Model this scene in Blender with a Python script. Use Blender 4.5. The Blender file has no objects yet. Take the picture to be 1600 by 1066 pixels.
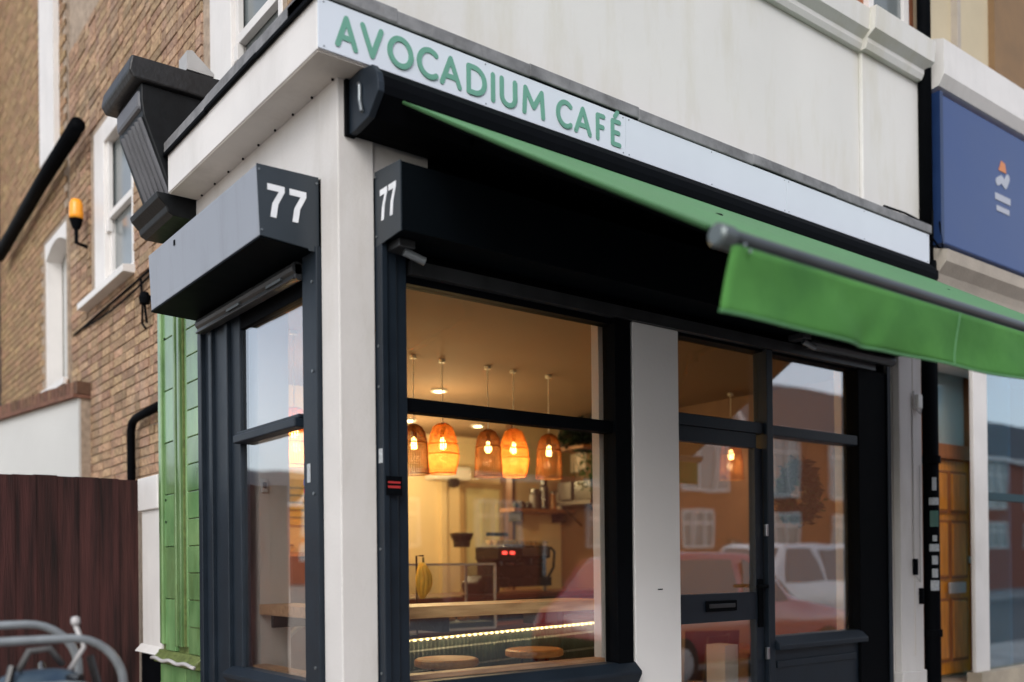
import bpy, bmesh, math, random
from mathutils import Vector, Matrix
random.seed(7)
C = bpy.context.scene.collection
D = bpy.data
R = math.radians
scene = bpy.context.scene

# ------------------------------------------------------------------ camera
cam_d = D.cameras.new('camera'); cam = D.objects.new('camera', cam_d); C.objects.link(cam)
yaw, pitch, roll = R(37.7136), R(.2248), R(-.5981)
fw = Vector((math.sin(yaw)*math.cos(pitch), math.cos(yaw)*math.cos(pitch), math.sin(pitch)))
rt = Vector((math.cos(yaw), -math.sin(yaw), 0)); up = rt.cross(fw)
rt2 = rt*math.cos(roll)+up*math.sin(roll); up2 = -rt*math.sin(roll)+up*math.cos(roll)
cam.matrix_world = Matrix(((rt2.x, up2.x, -fw.x, -1.8273), (rt2.y, up2.y, -fw.y, -3.5019), (rt2.z, up2.z, -fw.z, 1.55), (0, 0, 0, 1)))
cam_d.sensor_width = 36; cam_d.lens = 33.42; cam_d.shift_y = .2146
cam_d.clip_start = .05; cam_d.clip_end = 900
cam_d.dof.use_dof = True; cam_d.dof.focus_distance = 4.8; cam_d.dof.aperture_fstop = 1.0
scene.camera = cam
# ------------------------------------------------------------------ light
w = D.worlds.new('World'); scene.world = w; w.use_nodes = True
nt = w.node_tree; bg = nt.nodes['Background']
sky = nt.nodes.new('ShaderNodeTexSky'); sky.sky_type = 'NISHITA'; sky.sun_disc = False
SUN_EL, SUN_AZ = R(36), R(224)          # azimuth clockwise from +y
sky.sun_elevation = SUN_EL; sky.sun_rotation = SUN_AZ
sky.air_density = 1.0; sky.dust_density = 1.5; sky.ozone_density = 2
hs = nt.nodes.new('ShaderNodeHueSaturation'); hs.inputs['Saturation'].default_value = .42
nt.links.new(sky.outputs[0], hs.inputs['Color']); nt.links.new(hs.outputs[0], bg.inputs[0])
bg.inputs[1].default_value = .15
sd = D.lights.new('sun', 'SUN'); sd.energy = .6; sd.angle = R(30); sd.color = (1, .97, .93)
so = D.objects.new('sun', sd); C.objects.link(so)
sv = Vector((math.sin(SUN_AZ)*math.cos(SUN_EL), math.cos(SUN_AZ)*math.cos(SUN_EL), math.sin(SUN_EL)))
so.rotation_euler = sv.to_track_quat('Z', 'Y').to_euler(); so.location = (-20, -10, 30)
scene.view_settings.view_transform = 'Standard'; scene.view_settings.look = 'None'
scene.view_settings.exposure = 0.80; scene.view_settings.gamma = 1.0
scene.view_settings.use_curve_mapping = False
scene.cycles.max_bounces = 10; scene.cycles.transparent_max_bounces = 16

# ------------------------------------------------------------------ materials
M = {}
def mat(name, col, rough=.6, metal=0, var=.12, scale=6, stretch=(1, 1, 1), bump=0, bscale=60, alt=None, spec=.5,
        rnd=0, emit=None, estr=0, trans=0, coat=0, stain=None, stain_amt=.4, stain_scale=(2.5, 2.5, .8)):
    m = D.materials.new(name); m.use_nodes = True; M[name] = m
    n = m.node_tree.nodes; L = m.node_tree.links; b = n['Principled BSDF']
    b.inputs['Roughness'].default_value = rough; b.inputs['Metallic'].default_value = metal
    b.inputs['Specular IOR Level'].default_value = spec; b.inputs['Coat Weight'].default_value = coat
    geo = n.new('ShaderNodeNewGeometry'); mp = n.new('ShaderNodeMapping'); mp.inputs['Scale'].default_value = stretch
    L.new(geo.outputs['Position'], mp.inputs[0])
    no = n.new('ShaderNodeTexNoise'); no.inputs['Scale'].default_value = scale; no.inputs['Detail'].default_value = 6
    L.new(mp.outputs[0], no.inputs['Vector'])
    rp = n.new('ShaderNodeValToRGB'); rp.color_ramp.elements[0].position = .3; rp.color_ramp.elements[1].position = .7
    a = tuple(c*(1-var) for c in col); z = tuple(min(1, c*(1+var)) for c in (alt or col))
    rp.color_ramp.elements[0].color = (*a, 1); rp.color_ramp.elements[1].color = (*z, 1)
    L.new(no.outputs[0], rp.inputs[0]); out = rp.outputs[0]
    if stain:
        n2 = n.new('ShaderNodeTexNoise'); m2 = n.new('ShaderNodeMapping'); m2.inputs['Scale'].default_value = stain_scale
        L.new(geo.outputs['Position'], m2.inputs[0]); L.new(m2.outputs[0], n2.inputs['Vector'])
        n2.inputs['Scale'].default_value = 1.4; n2.inputs['Detail'].default_value = 8; n2.inputs['Roughness'].default_value = .65
        r2 = n.new('ShaderNodeValToRGB'); r2.color_ramp.elements[0].position = .5; r2.color_ramp.elements[1].position = .75
        r2.color_ramp.elements[0].color = (0, 0, 0, 1); r2.color_ramp.elements[1].color = (stain_amt,)*3+(1,)
        L.new(n2.outputs[0], r2.inputs[0])
        mx = n.new('ShaderNodeMix'); mx.data_type = 'RGBA'
        L.new(r2.outputs[0], mx.inputs[0]); L.new(out, mx.inputs[6]); mx.inputs[7].default_value = (*stain, 1); out = mx.outputs[2]
    if rnd:
        oi = n.new('ShaderNodeObjectInfo'); ad = n.new('ShaderNodeMath'); ad.operation = 'ADD'
        L.new(oi.outputs['Random'], ad.inputs[0]); L.new(geo.outputs['Random Per Island'], ad.inputs[1])
        fr = n.new('ShaderNodeMath'); fr.operation = 'FRACT'; L.new(ad.outputs[0], fr.inputs[0])
        mr = n.new('ShaderNodeMapRange'); mr.inputs['To Min'].default_value = 1-rnd; mr.inputs['To Max'].default_value = 1+rnd*.7
        L.new(fr.outputs[0], mr.inputs[0])
        wn = n.new('ShaderNodeTexWhiteNoise'); wn.noise_dimensions = '1D'; L.new(fr.outputs[0], wn.inputs['W'])
        m3 = n.new('ShaderNodeMapRange'); m3.inputs['To Min'].default_value = .488; m3.inputs['To Max'].default_value = .512
        L.new(wn.outputs['Value'], m3.inputs[0])
        h = n.new('ShaderNodeHueSaturation'); L.new(out, h.inputs['Color']); L.new(mr.outputs[0], h.inputs['Value']); L.new(m3.outputs[0], h.inputs['Hue']); out = h.outputs[0]
    L.new(out, b.inputs['Base Color'])
    # fine roughness variation
    rr = n.new('ShaderNodeMapRange'); rr.inputs['To Min'].default_value = max(.02, rough-.08); rr.inputs['To Max'].default_value = min(1, rough+.1)
    L.new(no.outputs[0], rr.inputs[0]); L.new(rr.outputs[0], b.inputs['Roughness'])
    if bump:
        nb = n.new('ShaderNodeTexNoise'); nb.inputs['Scale'].default_value = bscale; nb.inputs['Detail'].default_value = 5
        L.new(mp.outputs[0], nb.inputs['Vector'])
        bp = n.new('ShaderNodeBump'); bp.inputs['Strength'].default_value = bump; bp.inputs['Distance'].default_value = .01
        L.new(nb.outputs[0], bp.inputs['Height']); L.new(bp.outputs[0], b.inputs['Normal'])
    if emit:
        b.inputs['Emission Color'].default_value = (*emit, 1); b.inputs['Emission Strength'].default_value = estr
    if trans:
        tr = n.new('ShaderNodeBsdfTranslucent'); L.new(out, tr.inputs['Color'])
        ms = n.new('ShaderNodeMixShader'); ms.inputs[0].default_value = trans
        L.new(b.outputs[0], ms.inputs[1]); L.new(tr.outputs[0], ms.inputs[2]); L.new(ms.outputs[0], n['Material Output'].inputs[0])
    return m
def glass(name, tint=(.93, .95, .95), base=.08, edge=.75, rough=0.0, dirt=.0):
    m = D.materials.new(name); m.use_nodes = True; M[name] = m
    n = m.node_tree.nodes; L = m.node_tree.links; n.remove(n['Principled BSDF'])
    t = n.new('ShaderNodeBsdfTransparent'); t.inputs[0].default_value = (*tint, 1)
    g = n.new('ShaderNodeBsdfGlossy'); g.inputs['Roughness'].default_value = rough; g.inputs['Color'].default_value = (.96, .97, 1, 1)
    no = n.new('ShaderNodeTexNoise'); no.inputs['Scale'].default_value = 2.2; no.inputs['Detail'].default_value = 1
    geo = n.new('ShaderNodeNewGeometry'); L.new(geo.outputs['Position'], no.inputs['Vector'])
    bp = n.new('ShaderNodeBump'); bp.inputs['Strength'].default_value = .02; bp.inputs['Distance'].default_value = .05
    L.new(no.outputs[0], bp.inputs['Height']); L.new(bp.outputs[0], g.inputs['Normal'])
    lw = n.new('ShaderNodeLayerWeight'); lw.inputs[0].default_value = .5
    p = n.new('ShaderNodeMath'); p.operation = 'POWER'; p.inputs[1].default_value = 3.5; L.new(lw.outputs['Facing'], p.inputs[0])
    mr = n.new('ShaderNodeMapRange'); mr.inputs['To Min'].default_value = base; mr.inputs['To Max'].default_value = edge; L.new(p.outputs[0], mr.inputs[0])
    ms = n.new('ShaderNodeMixShader'); L.new(mr.outputs[0], ms.inputs[0]); L.new(t.outputs[0], ms.inputs[1]); L.new(g.outputs[0], ms.inputs[2])
    L.new(ms.outputs[0], n['Material Output'].inputs[0]); return m
mat('white_render', (.62, .59, .56), .75, var=.06, scale=2, bump=.14, bscale=60, stain=(.44, .40, .34), stain_amt=.5)
mat('upper_render', (.66, .645, .615), .8, var=.04, scale=1.3, bump=.15, bscale=45, stain=(.50, .46, .33), stain_amt=.5, stain_scale=(2.2, 2.2, .5))
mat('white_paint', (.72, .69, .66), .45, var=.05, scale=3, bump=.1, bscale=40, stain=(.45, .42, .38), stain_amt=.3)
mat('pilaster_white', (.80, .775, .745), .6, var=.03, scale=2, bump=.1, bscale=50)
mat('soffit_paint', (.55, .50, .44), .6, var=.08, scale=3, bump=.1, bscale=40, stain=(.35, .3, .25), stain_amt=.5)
mat('anthracite', (.008, .014, .022), .45, var=.15, scale=9, bump=.06, bscale=35, spec=.35)
mat('anthracite_box', (.020, .028, .036), .38, var=.08, scale=5, bump=.03, bscale=18, spec=.55)
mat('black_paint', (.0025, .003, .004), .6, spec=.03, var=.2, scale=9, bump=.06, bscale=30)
mat('corbel_paint', (.004, .005, .006), .45, spec=.25, var=.25, scale=20, bump=.1, bscale=50)
mat('cap_paint', (.012, .012, .013), .45, var=.3, scale=12, bump=.3, bscale=30)
mat('flute_paint', (.10, .10, .11), .45, var=.15, scale=9, bump=.05)
mat('lead', (.23, .225, .225), .55, metal=.3, var=.25, scale=9, bump=.5, bscale=25, stain=(.07, .065, .06), stain_amt=.7, stain_scale=(5, 5, 5))
mat('sign_face', (.63, .67, .73), .35, var=.03, scale=3)
mat('letter_green', (.125, .32, .235), .4, var=.05, scale=8)
mat('number_white', (.75, .76, .78), .5, var=.06, scale=18)
mat('fabric_green', (.05, .20, .035), .85, var=.14, scale=2.2, bump=.9, bscale=7, alt=(.085, .27, .055), trans=.18, stain=(.03, .13, .03), stain_amt=.5, stain_scale=(3, 3, 3))
mat('fabric_top', (.085, .235, .095), .6, var=.08, scale=3, bump=.2, bscale=300)
mat('hem_green', (.02, .08, .02), .8)
mat('alu_grey', (.12, .14, .14), .35, metal=.5, var=.12, scale=12, bump=.05)
mat('tile_green', (.09, .20, .07), .2, var=.14, scale=5, stretch=(1, 1, .5), alt=(.17, .29, .12), bump=.12, bscale=14, rnd=.22, coat=.3, stain=(.10, .13, .03), stain_amt=.45, stain_scale=(9, 9, 4))
mat('moss_paint', (.12, .15, .045), .5, var=.4, scale=25, bump=.4, bscale=50)
mat('brick_stock', (.30, .17, .10), .9, var=.3, scale=30, bump=.8, bscale=90, rnd=.32, alt=(.40, .265, .16), stain=(.40, .32, .25), stain_amt=.55, stain_scale=(2, 2, 1))
mat('brick_yellow', (.34, .215, .115), .9, var=.25, scale=22, bump=.8, bscale=90, rnd=.22)
mat('mortar', (.36, .28, .21), .95, var=.25, scale=18, bump=.8, bscale=70)
mat('brick_red', (.30, .09, .04), .9, var=.2, scale=8, bump=.6, bscale=60, rnd=.1)
mat('coping_brick', (.15, .075, .045), .9, var=.3, scale=16, bump=.7, bscale=60, rnd=.3)
mat('fence_wood', (.020, .0085, .0075), .8, spec=.25, var=.45, scale=5, stretch=(6, 6, .35), bump=.5, bscale=30, rnd=.5, alt=(.036, .013, .011))
mat('door_wood', (.62, .20, .02), .3, var=.2, scale=7, stretch=(5, 5, .5), bump=.1, coat=.5, alt=(.68, .26, .03))
mat('wood_frame', (.32, .11, .035), .4, var=.2, scale=7, stretch=(5, 5, .5))
mat('bar_wood', (.50, .27, .12), .45, var=.22, scale=9, stretch=(.6, 6, 6), alt=(.60, .36, .18), rnd=.12)
mat('stool_wood', (.46, .22, .07), .4, var=.25, scale=9, stretch=(1, 6, 6))
mat('blue_sign', (.028, .062, .19), .35, var=.05, scale=2)
mat('logo_white', (.42, .44, .5), .5, var=.05)
mat('logo_orange', (.6, .22, .08), .5, var=.05)
mat('cream_wall', (.52, .44, .30), .85, var=.08, scale=2, bump=.3)
mat('cornice_stone', (.42, .37, .31), .85, var=.12, scale=5, bump=.4)
mat('beige_stone', (.40, .34, .26), .9, var=.15, scale=8, bump=.5)
mat('teal_dark', (.015, .05, .065), .6, var=.3, scale=1.5)
mat('asphalt', (.09, .09, .092), .9, var=.2, scale=30, bump=.7, bscale=120)
mat('slab', (.32, .31, .30), .9, var=.15, scale=6, bump=.4, rnd=.15)
mat('kerb_stone', (.26, .25, .24), .9, var=.15, scale=10, bump=.4)
mat('line_paint', (.6, .58, .2), .7, var=.1)
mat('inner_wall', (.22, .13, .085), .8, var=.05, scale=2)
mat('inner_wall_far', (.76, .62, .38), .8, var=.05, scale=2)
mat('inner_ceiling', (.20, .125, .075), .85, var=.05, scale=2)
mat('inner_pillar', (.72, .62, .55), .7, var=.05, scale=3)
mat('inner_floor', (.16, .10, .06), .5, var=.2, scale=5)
mat('door_cream', (.58, .55, .33), .5, var=.05)
mat('bottle_tile', (.006, .010, .010), .3, var=.3, scale=8, rnd=.3)
mat('grout', (.60, .60, .52), .9, var=.08)
mat('counter_top', (.16, .055, .03), .35, var=.25, scale=8, stretch=(.7, 5, 5))
mat('steel', (.45, .45, .46), .28, metal=1, var=.1)
mat('steel_dull', (.22, .24, .25), .42, metal=.8, var=.15)
mat('machine_black', (.012, .011, .011), .25, var=.2)
mat('machine_grey', (.10, .09, .085), .35, var=.1)
mat('red_led', (.5, .02, .02), .4, emit=(1, .06, .04), estr=2.2)
mat('brown_wood2', (.34, .24, .12), .6, var=.1)
mat('banana', (.88, .58, .06), .5, var=.12, scale=20)
mat('wicker_dark', (.42, .19, .05), .8, var=.3, scale=40, trans=.5)
mat('wicker_light', (.78, .46, .16), .7, var=.2, scale=40, trans=.65)
mat('bulb_glow', (1, .7, .3), .4, emit=(1, .55, .16), estr=14)
mat('spot_glow', (1, .9, .7), .4, emit=(1, .80, .45), estr=8)
mat('led_glow', (1, .8, .4), .4, emit=(1,.72,.30), estr=2.5)
mat('led_bead', (1, .8, .4), .4, emit=(1,.72,.3), estr=6)
mat('cord', (.7, .68, .6), .6, var=.02)
mat('leaf_dark', (.012, .032, .014), .5, var=.4, scale=20, rnd=.35)
mat('leaf_mid', (.04, .11, .03), .5, var=.3, scale=20, rnd=.35)
mat('terracotta', (.25, .09, .05), .8)
mat('white_plastic', (.66, .64, .60), .4, var=.04)
mat('sticker_white', (.40, .42, .43), .5, var=.25, scale=90)
mat('sticker_red', (.45, .03, .03), .5, var=.1)
mat('sticker_green', (.05, .14, .11), .5, var=.2)
mat('sticker_blue', (.08, .10, .40), .5, var=.1)
mat('amber', (.85, .33, .02), .25, var=.05, emit=(1, .35, .02), estr=.05)
mat('blue_cover', (.018, .05, .10), .8, var=.35, scale=9, bump=.5, bscale=14, alt=(.05, .075, .095))
mat('grey_cover', (.09, .087, .085), .7, var=.2, scale=6, bump=.3, bscale=20)
mat('rubber', (.015, .015, .015), .8)
mat('rail_grey', (.28, .30, .31), .4, metal=.4, var=.15, scale=15)
mat('roof_slate', (.055, .05, .055), .7, var=.25, scale=5)
mat('car_red', (.40, .02, .035), .18, var=.03, coat=1)
mat('car_white', (.66, .66, .66), .2, var=.03, coat=1)
mat('car_glass', (.02, .022, .025), .05, var=.05, spec=.8)
mat('light_glass', (.6, .6, .6), .1)
mat('window_grey', (.16, .18, .18), .12, var=.25, scale=1.2, spec=.7)
mat('menu_yellow', (.60, .42, .06), .6, var=.1)
mat('brown_panel', (.09, .035, .015), .5, var=.3, scale=6, stretch=(5, 5, .6))
mat('conduit', (.45, .43, .42), .5)
mat('render_grey', (.52, .52, .50), .85, var=.05, scale=1.5, bump=.3)
mat('black_box', (.0025, .004, .0055), .6, spec=.04, var=.1, bump=.03, bscale=18)
glass('shop_glass', base=.12, edge=.75)
glass('door_glass', base=.25, edge=.8)
glass('side_glass', base=.22, edge=.95)
glass('case_glass', tint=(.86, .88, .90), base=.07, edge=.5)
glass('plain_glass', tint=(.8, .86, .86), base=.14, edge=.8)
glass('fan_glass', tint=(.95, .97, .96), base=.06, edge=.5)
glass('teal_glass', tint=(.35, .62, .72), base=.30, edge=.9)

# ------------------------------------------------------------------ mesh helpers
class MB:
    def __init__(s): s.bm = bmesh.new()
    def box(s, x0, x1, y0, y1, z0, z1):
        v = [s.bm.verts.new(p) for p in ((x0, y0, z0), (x1, y0, z0), (x1, y1, z0), (x0, y1, z0), (x0, y0, z1), (x1, y0, z1), (x1, y1, z1), (x0, y1, z1))]
        for f in ((0, 3, 2, 1), (4, 5, 6, 7), (0, 1, 5, 4), (1, 2, 6, 5), (2, 3, 7, 6), (3, 0, 4, 7)): s.bm.faces.new([v[i] for i in f])
        return s
    def prism(s, poly, fn, a, b):
        """poly: 2-D points; fn(u,v,t) -> 3-D; extruded from t=a to t=b"""
        lo = [s.bm.verts.new(fn(u, v, a)) for u, v in poly]; hi = [s.bm.verts.new(fn(u, v, b)) for u, v in poly]
        n = len(poly)
        s.bm.faces.new(lo); s.bm.faces.new(hi[::-1])
        for i in range(n): s.bm.faces.new((lo[i], hi[i], hi[(i+1) % n], lo[(i+1) % n]))
        return s
    def tube(s, pts, r, n=10, cap=True):
        pts = [Vector(p) for p in pts]; rings = []
        prev = None
        for i, p in enumerate(pts):
            t = (pts[min(i+1, len(pts)-1)]-pts[max(i-1, 0)]).normalized()
            if prev is None:
                u = t.cross(Vector((0, 0, 1)));
                if u.length < .05: u = t.cross(Vector((1, 0, 0)))
            else: u = prev-t*prev.dot(t)
            u.normalize(); prev = u; v = t.cross(u)
            rr = r[i] if isinstance(r, (list, tuple)) else r
            rings.append([s.bm.verts.new(p+(u*math.cos(2*math.pi*k/n)+v*math.sin(2*math.pi*k/n))*rr) for k in range(n)])
        for a, b in zip(rings, rings[1:]):
            for k in range(n): s.bm.faces.new((a[k], a[(k+1) % n], b[(k+1) % n], b[k]))
        if cap: s.bm.faces.new(rings[0][::-1]); s.bm.faces.new(rings[-1])
        return s
    def lathe(s, prof, c, n=24, cap=True):
        c = Vector(c); rings = [[s.bm.verts.new(c+Vector((r*math.cos(2*math.pi*k/n), r*math.sin(2*math.pi*k/n), z))) for k in range(n)] for r, z in prof]
        for a, b in zip(rings, rings[1:]):
            for k in range(n): s.bm.faces.new((a[k], a[(k+1) % n], b[(k+1) % n], b[k]))
        if cap: s.bm.faces.new(rings[0][::-1]); s.bm.faces.new(rings[-1])
        return s
    def grid(s, fn, nu, nv):
        g = [[s.bm.verts.new(fn(i/nu, j/nv)) for j in range(nv+1)] for i in range(nu+1)]
        for i in range(nu):
            for j in range(nv): s.bm.faces.new((g[i][j], g[i+1][j], g[i+1][j+1], g[i][j+1]))
        return s
    def quad(s, *p): s.bm.faces.new([s.bm.verts.new(q) for q in p]); return s
    def build(s, name, m, parent=None, bevel=0, smooth=False, solid=0, label=None, kind=None, fix=True):
        if fix: bmesh.ops.recalc_face_normals(s.bm, faces=s.bm.faces)
        me = D.meshes.new(name); s.bm.to_mesh(me); s.bm.free()
        me.materials.append(M[m])
        if smooth:
            for p in me.polygons: p.use_smooth = True
        o = D.objects.new(name, me); C.objects.link(o)
        if parent:
            o.parent = parent; o.matrix_parent_inverse = Matrix.Identity(4)
            wl = world_loc(parent)
            if wl.length > 0:
                me.transform(Matrix.Translation(-wl))
        if solid:
            k = o.modifiers.new('solid', 'SOLIDIFY'); k.thickness = solid; k.offset = 0
        if bevel:
            k = o.modifiers.new('bevel', 'BEVEL'); k.width = bevel; k.segments = 2; k.limit_method = 'ANGLE'; k.angle_limit = R(40)
        if smooth and bevel == 0:
            pass
        if label: o['label'] = label
        if kind: o['kind'] = kind
        return o
def world_loc(o):
    v = Vector(o.location)
    while o.parent: o = o.parent; v += Vector(o.location)
    return v
def thing(name, label, cat, loc=(0, 0, 0), group=None):
    o = D.objects.new(name, None); C.objects.link(o); o.location = loc; o['label'] = label; o['category'] = cat
    o.empty_display_size = .1
    if group: o['group'] = group
    return o
def tag(o, label, cat, group=None):
    o['label'] = label; o['category'] = cat
    if group: o['group'] = group
    return o
def B(*a): return MB().box(*a)
def struct(o): o['kind'] = 'structure'; return o
def copy_tree(o, parent=None):
    c = o.copy(); C.objects.link(c); c.parent = parent
    for ch in list(o.children): copy_tree(ch, c)
    return c
GZ = .20      # pavement level

# ------------------------------------------------------------------ ground
struct(B(-400, 400, -400, 400, -.4, -.02).build('ground', 'asphalt'))
struct(B(-90, 90, -12.4, -3.6, -.02, .08).build('road', 'asphalt'))
pav = struct(B(-90, 90, -3.45, 60, -.02, GZ-.03).build('pavement', 'mortar'))
k = MB()
for i in range(-20, 40):
    for j in range(5):
        x0 = i*.6+(.3 if j % 2 else 0); y0 = -3.44+j*.67
        k.box(x0+.004, x0+.596, y0+.004, y0+.666, GZ-.03, GZ+random.uniform(-.003, .003))
k.build('paving_slab', 'slab', pav, kind='stuff')
struct(B(-90, 90, -3.6, -3.45, -.02, GZ).build('kerb', 'kerb_stone', bevel=.01))
struct(B(-90, 90, -40, -12.4, -.02, .2).build('far_pavement', 'slab'))
struct(B(-90, 90, -3.95, -3.87, .08, .084).build('road_line', 'line_paint'))

# ------------------------------------------------------------------ cafe building
bl = thing('cafe_building', 'corner cafe building with cream rendered column, dark frames and brick upper floor', 'building', (0, 0, 0))
# walls / column
col = MB()
col.box(0, .168, 0, .16, GZ, 3.56)
col.build('corner_column', 'white_render', bl, bevel=.006)
B(.168, .45, .02, .14, 3.19, 3.56).build('lintel_wall', 'white_render', bl)
B(.002, .12, .16, 1.66, 3.19, 3.56).build('side_lintel_wall', 'white_render', bl)
B(.45, 4.095, .02, .14, 3.19, 3.56).build('lintel_painted_shade', 'black_paint', bl)  # lintel wall continues here, awning shade painted in as black
B(.168, 4.095, .03, .14, 2.80, 3.19).build('header_board', 'black_paint', bl)
B(.02, .12, .16, 1.62, 2.80, 3.19).build('side_header_board', 'black_paint', bl)
# fascia: white box cornice on both sides
fa = MB(); fa.box(-.156, .0, -.136, 1.64, 3.562, 3.764); fa.box(0, 4.40, -.136, .02, 3.562, 3.764)
fo = fa.build('fascia', 'white_paint', bl, bevel=.003)
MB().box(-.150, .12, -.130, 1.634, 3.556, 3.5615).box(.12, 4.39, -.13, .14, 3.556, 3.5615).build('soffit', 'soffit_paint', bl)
# nail holes along soffit joint
for i in range(9):
    B(-.012, -.004, .02+i*.19, .028+i*.19, 3.548, 3.556).build('soffit_nail', 'black_paint', bl)
# lead flashing in overlapping lengths, slightly uneven
y = -.16; i = 0
def lead_piece(ax, a, b, z0):
    if ax == 'y':
        m = B(-.172, .2, a, b, z0, z0+.062); B(-.176, -.16, a, b, z0-.012, z0+.004).build('flashing_drip', 'black_paint', bl)
    else:
        m = B(a, b, -.152, .1, z0, z0+.060)
    return m.build('lead_flashing', 'lead', bl, bevel=.006)
for a, b, dz in ((-.155, .42, 0), (.414, 1.04, .004), (1.034, 1.66, -.001)): lead_piece('y', a, b, 3.772+dz)
for a, b, dz in ((-.172, .9, 0), (.894, 1.6, .004), (1.594, 2.5, -.003), (2.494, 3.3, .003), (3.294, 4.0, -.001), (3.994, 4.41, .002)): lead_piece('x', a, b, 3.768+dz)
B(-.14, 4.4, -.145, -.137, 3.764, 3.772).build('shadow_gap', 'black_paint', bl)
t = MB(); t.tube([(3.85, -.13, 3.845), (4.1, -.135, 3.85), (4.3, -.13, 3.842), (4.45, -.12, 3.84)], .007, 6); t.build('cable', 'black_paint', bl)
# flat roof of the shopfront
B(.0, .3, .02, 2.3, 3.70, 3.80).build('shop_roof', 'lead', bl)
# upper front rendered wall, panel and mouldings
B(.12, 4.50, .0, .28, 3.80, 4.87).build('upper_wall', 'upper_render', bl)
B(3.78, 4.48, -.03, 0, 3.83, 4.87).build('upper_pilaster', 'upper_render', bl, bevel=.008)
m = MB(); m.prism([(0, 4.87), (-.035, 4.87), (-.05, 4.90), (-.05, 4.93), (-.10, 4.97), (-.11, 5.10), (0, 5.12), (.28, 5.12), (.28, 4.87)], lambda u, v, t: (t, u, v), .12, 4.5)
m.build('string_course', 'upper_render', bl)
m = MB(); m.prism([(0, 4.865), (-.07, 4.865), (-.085, 4.90), (-.085, 4.93), (-.14, 4.97), (-.15, 5.11), (0, 5.125)], lambda u, v, t: (t, u, v), 3.76, 4.49)
m.build('string_course', 'upper_render', bl)
B(.30, 4.60, .06, .28, 5.12, 9).build('brick_wall', 'brick_red', bl)
for x0 in (1.3, 2.85, 3.95):
    f = MB(); f.box(x0, x0+.06, .02, .08, 5.13, 6.9); f.box(x0+.44, x0+.5, .02, .08, 5.13, 6.9); f.box(x0+.06, x0+.44, .02, .08, 6.0, 6.05); f.box(x0+.06, x0+.44, .02, .08, 5.13, 5.19)
    wf = f.build('upper_window', 'white_paint', bl); B(x0+.06, x0+.44, .045, .055, 5.19, 6.9).build('pane', 'window_grey', wf)
# side upper brick wall x=.3  (backing + bricks)
WX = .30
holes = [(3.86, 4.96, 3.80, 5.20), (1.20, 2.25, 4.05, 5.95)]
bk = MB()
ys = [0.28, 1.20, 2.25, 3.86, 4.96, 5.78]
for a, b in zip(ys, ys[1:]):
    h = [q for q in holes if abs(q[0]-a) < .01]
    if h: bk.box(WX+.012, WX+.25, a, b, GZ if a > 2 else 3.5, h[0][2]); bk.box(WX+.012, WX+.25, a, b, h[0][3], 9)
    else: bk.box(WX+.012, WX+.25, a, b, GZ if a > 2 else 3.5, 9)
wallside = bk.build('side_brick_wall', 'mortar', bl)
# building lower side wall behind pilaster and shop end
B(.02, .28, 1.22, 2.3, GZ, 3.70).build('end_wall', 'inner_pillar', bl)
B(.345, 4.5, 4.85, 5.0, GZ, 3.5).build('rear_wall', 'mortar', bl)
bricks = []
zc = 2.02; row = 0
while zc < 6.2:
    y = .30+(0.05 if row % 2 else .16); j = row
    while y < 5.76:
        Lb = (.215, .1025)[j % 2]; j += 1
        y1 = min(y+Lb, 5.77); z1 = zc+.059
        ok = not any(y1 > h[0] and y < h[1] and z1 > h[2]-.0 and zc < h[3] for h in holes)
        if y < 3.0 and zc < 3.75: ok = False
        if ok and y1-y > .03:
            vis = (y > 3.2 and y < 5.7 and 2.0 < zc < 4.9) or (.3 < y < 1.3 and 3.9 < zc < 4.7)
            d = (Vector((WX, y, zc))-Vector((-1.83, -3.5, 1.55))).length
            bricks.append((0 if vis else 1, d, y, y1, zc, z1))
        y += Lb+.0105
    zc += .0705; row += 1
bricks.sort()
rest = MB()
for n, (v, d, y0, y1, z0, z1) in enumerate(bricks):
    pr = random.uniform(-.004, .003)
    if random.random() < .04: pr = .006
    q = [random.uniform(-.002, .002) for _ in range(4)]
    mb = rest if n >= 290 else MB()
    mb.box(WX+pr, WX+.02, y0+q[0], y1+q[1], z0+q[2], z1+q[3])
    if n < 290: mb.build('brick', 'brick_stock', wallside)
rest.build('brick', 'brick_stock', wallside, kind='stuff')
# sash windows in the side wall
def sash(y0, y1, z0, z1, rail, parent, sill=True, wide=.16):
    f = MB(); X = WX
    f.box(X+.005, X+.12, y1-wide, y1, z0, z1)         # far box frame (wide, we see it)
    f.box(X+.005, X+.12, y0, y0+.05, z0, z1); f.box(X+.005, X+.12, y0+.05, y1-wide, z1-.16, z1)
    fr = f.build('window', 'white_paint', parent, bevel=.005)
    s = MB(); s.box(X+.03, X+.075, y0+.05, y1-wide, rail, rail+.055)
    s.box(X+.03, X+.065, y1-wide-.05, y1-wide, rail+.05, z1-.16); s.box(X+.03, X+.065, y0+.05, y0+.085, rail, z1-.16)
    s.box(X+.05, X+.1, y1-wide-.05, y1-wide, z0+.02, rail); s.box(X+.05, X+.1, y0+.05, y0+.085, z0+.02, rail); s.box(X+.05, X+.1, y0+.05, y1-wide, z0+.02, z0+.09)
    s.box(X+.02, X+.06, y1-wide-.06, y1-wide, rail-.1, rail)   # horn
    s.build('sash', 'white_paint', fr, bevel=.003)
    B(X+.078, X+.084, y0+.05, y1-wide, z0+.05, z1-.1).build('pane', 'window_grey', fr)
    if sill:
        mm = MB(); mm.prism([(X-.09, z0-.065), (X+.12, z0-.065), (X+.12, z0+.02), (X-.09, z0-.01)], lambda u, v, t: (u, t, v), y0-.05, y1+.20); mm.build('sill', 'white_paint', fr, bevel=.004)
sash(3.86, 4.96, 3.82, 5.20, 4.40, bl, wide=.30)
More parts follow.
